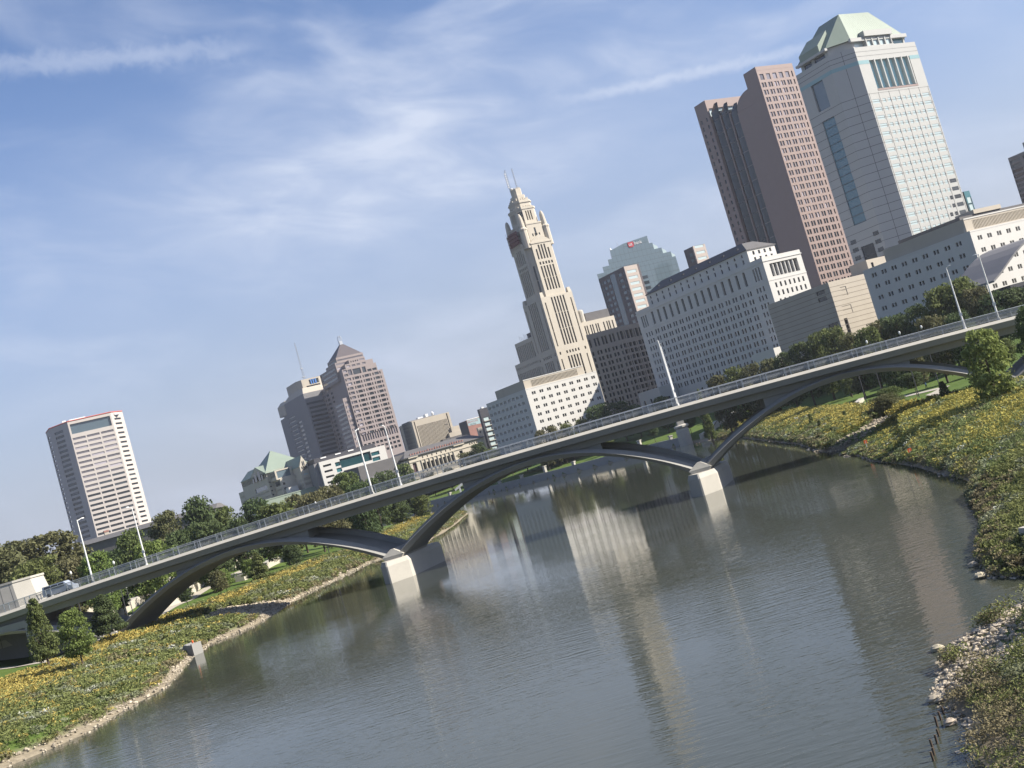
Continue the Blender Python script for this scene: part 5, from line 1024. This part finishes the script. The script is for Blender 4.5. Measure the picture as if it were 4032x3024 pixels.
meadow('goldenrod_meadow', 'bright yellow goldenrod field on the right bank under the bridge', 5200, 42, 76, 176, 375, .6, 17, 14, lambda d, p: np.interp(d, [0, 3, 8, 25], [.7, 1.2, 1.6, 1.6]), lambda x, y, d, p: np.clip((d-2.5)/7, 0, .9)*(p > -.8)+.04, leaf=.072, cut=GAP)
meadow('bank_weeds', 'rough green and grey weeds on the near right bank', 5600, 9, 52, 26, 95, .5, 14, 15, lambda d, p: np.interp(d, [0, 2, 5, 25], [.3, .75, 1.2, 1.5]), lambda x, y, d, p: .25*(d > 6)*(p > .2), leaf=.085, per=110, cut=lambda x, y, d: ~((y > 43.5) & (y < 57.5) & (d < 4.6) & (np.sin(x*1.9)+np.sin(y*1.3+x) < 1.15)))
# rocks
def rocks(name, label, n, x0, x1, y0, y1, d0, d1, seed, s0, s1, mt, cut=None):
    x, y, z, d, g = sample(n, x0, x1, y0, y1, d0, d1, seed)
    if cut is not None: k = cut(x, y, d); x, y, z = x[k], y[k], z[k]
    n = len(x); base = np.array([(math.cos(a)*math.cos(e), math.sin(a)*math.cos(e), math.sin(e)) for e in (-.5, .45) for a in np.arange(0, 6.2, 1.2566)]+[(0, 0, 1)])
    fc = [(i, (i+1) % 5, 5+(i+1) % 5, 5+i) for i in range(5)]; ft = [(5+i, 5+(i+1) % 5, 10) for i in range(5)]
    s = g.uniform(s0, s1, n)*g.uniform(.5, 1, n); v = base[None]*s[:, None, None]*g.uniform(.6, 1.25, (n, 11, 1))*np.stack([np.ones(n), g.uniform(.6, 1, n), g.uniform(.45, .8, n)], 1)[:, None]
    a = g.uniform(0, 6.28, n); c, si = np.cos(a)[:, None], np.sin(a)[:, None]; vx = v[..., 0]*c-v[..., 1]*si; vy = v[..., 0]*si+v[..., 1]*c
    co = np.stack([vx+x[:, None], vy+y[:, None], v[..., 2]+z[:, None]+s[:, None]*.2], -1).reshape(-1, 3)
    me = bpy.data.meshes.new(name); me.from_pydata(co.tolist(), [], [tuple(q+11*i for q in f) for i in range(n) for f in fc+ft]); me.materials.append(mt)
    tag(link(name, me), label, 'rocks', kind='stuff')
M_rock = mat('limestone_rubble', (.35, .305, .235), .9, .3, 1.5, island=.8, spec=.1)
rocks('shore_rocks', 'pale rubble stones along the left waterline', 5200, -76, -40, 70, 250, -.7, 1.9, 21, .12, .32, M_rock)
rocks('shore_rocks', 'pale rubble stones along the waterline beyond the bridge on the left', 2600, -60, -20, 195, 260, -.5, .9, 22, .15, .35, M_rock)
rocks('shore_rocks', 'loose pale rubble spit at the lower right waterline', 7000, 9, 30, 38, 66, -.9, 5.2, 23, .07, .22, M_rock, cut=lambda x, y, d: (d < .5) | ((y > 44) & (y < 58)))
rocks('shore_rocks', 'rubble in the shaded inlet on the right bank', 1500, 40, 64, 160, 205, -.6, 14, 24, .2, .5, M_rock, cut=lambda x, y, d: ~GAP(x, y, d) | (d < .4))
rocks('shore_rocks', 'dark broken stones along the right waterline', 2400, 26, 62, 66, 380, -.6, .5, 25, .12, .35, M_rock)
rocks('shore_rocks', 'rubble bank in the bridge shadow on the left shore', 3600, -60, -38, 172, 205, -.4, 12, 26, .2, .5, M_rock, cut=lambda x, y, d: ~LG(x, y, d))
for i, (x, y, s, lb) in enumerate(((12.2, 44.4, .3, 'craggy tan boulder at the tip of the lower right rubble spit'), (11.6, 41.4, .2, 'small tan boulder in the shallows below the rubble spit'), (14.8, 51.3, .26, 'tan boulder at the left edge of the lower right rubble'), (21.6, 63.2, .28, 'tan rock ledge at the water below the near right weeds'), (22.6, 66.6, .25, 'pale rock under the grey green weeds at the right waterline'))):
    g = np.random.default_rng(40+i); m = MB()
    rings = []
    for e in np.linspace(-.9, 1.3, 6): rings.append([(s*1.25*math.cos(a)*math.cos(e)*g.uniform(.75, 1.2), s*math.sin(a)*math.cos(e)*g.uniform(.75, 1.2), s*.7*math.sin(e)*g.uniform(.85, 1.15)) for a in np.arange(0, 6.2, .6981)])
    m.loops(rings); o = tag(m.build('boulder', M_rock), lb, 'boulder'); o.location = (x, y, .1)

# ------------------------------------------------------------------ thin summer haze
hb_ = MB(); hb_.box(-3000, 3000, -130, 2800, -4, 260); M_haze = bpy.data.materials.new('haze'); M_haze.use_nodes = True; ht = M_haze.node_tree
ht.nodes.remove(ht.nodes['Principled BSDF']); pv = nd(ht, 'ShaderNodeVolumePrincipled'); pv.inputs['Color'].default_value = (.86, .90, 1, 1); pv.inputs['Density'].default_value = .00008; pv.inputs['Anisotropy'].default_value = .3
ht.links.new(pv.outputs[0], ht.nodes['Material Output'].inputs['Volume']); tag(hb_.build('haze', M_haze), 'thin pale haze over the river and the city', kind='stuff')
SC.cycles.volume_bounces = 0
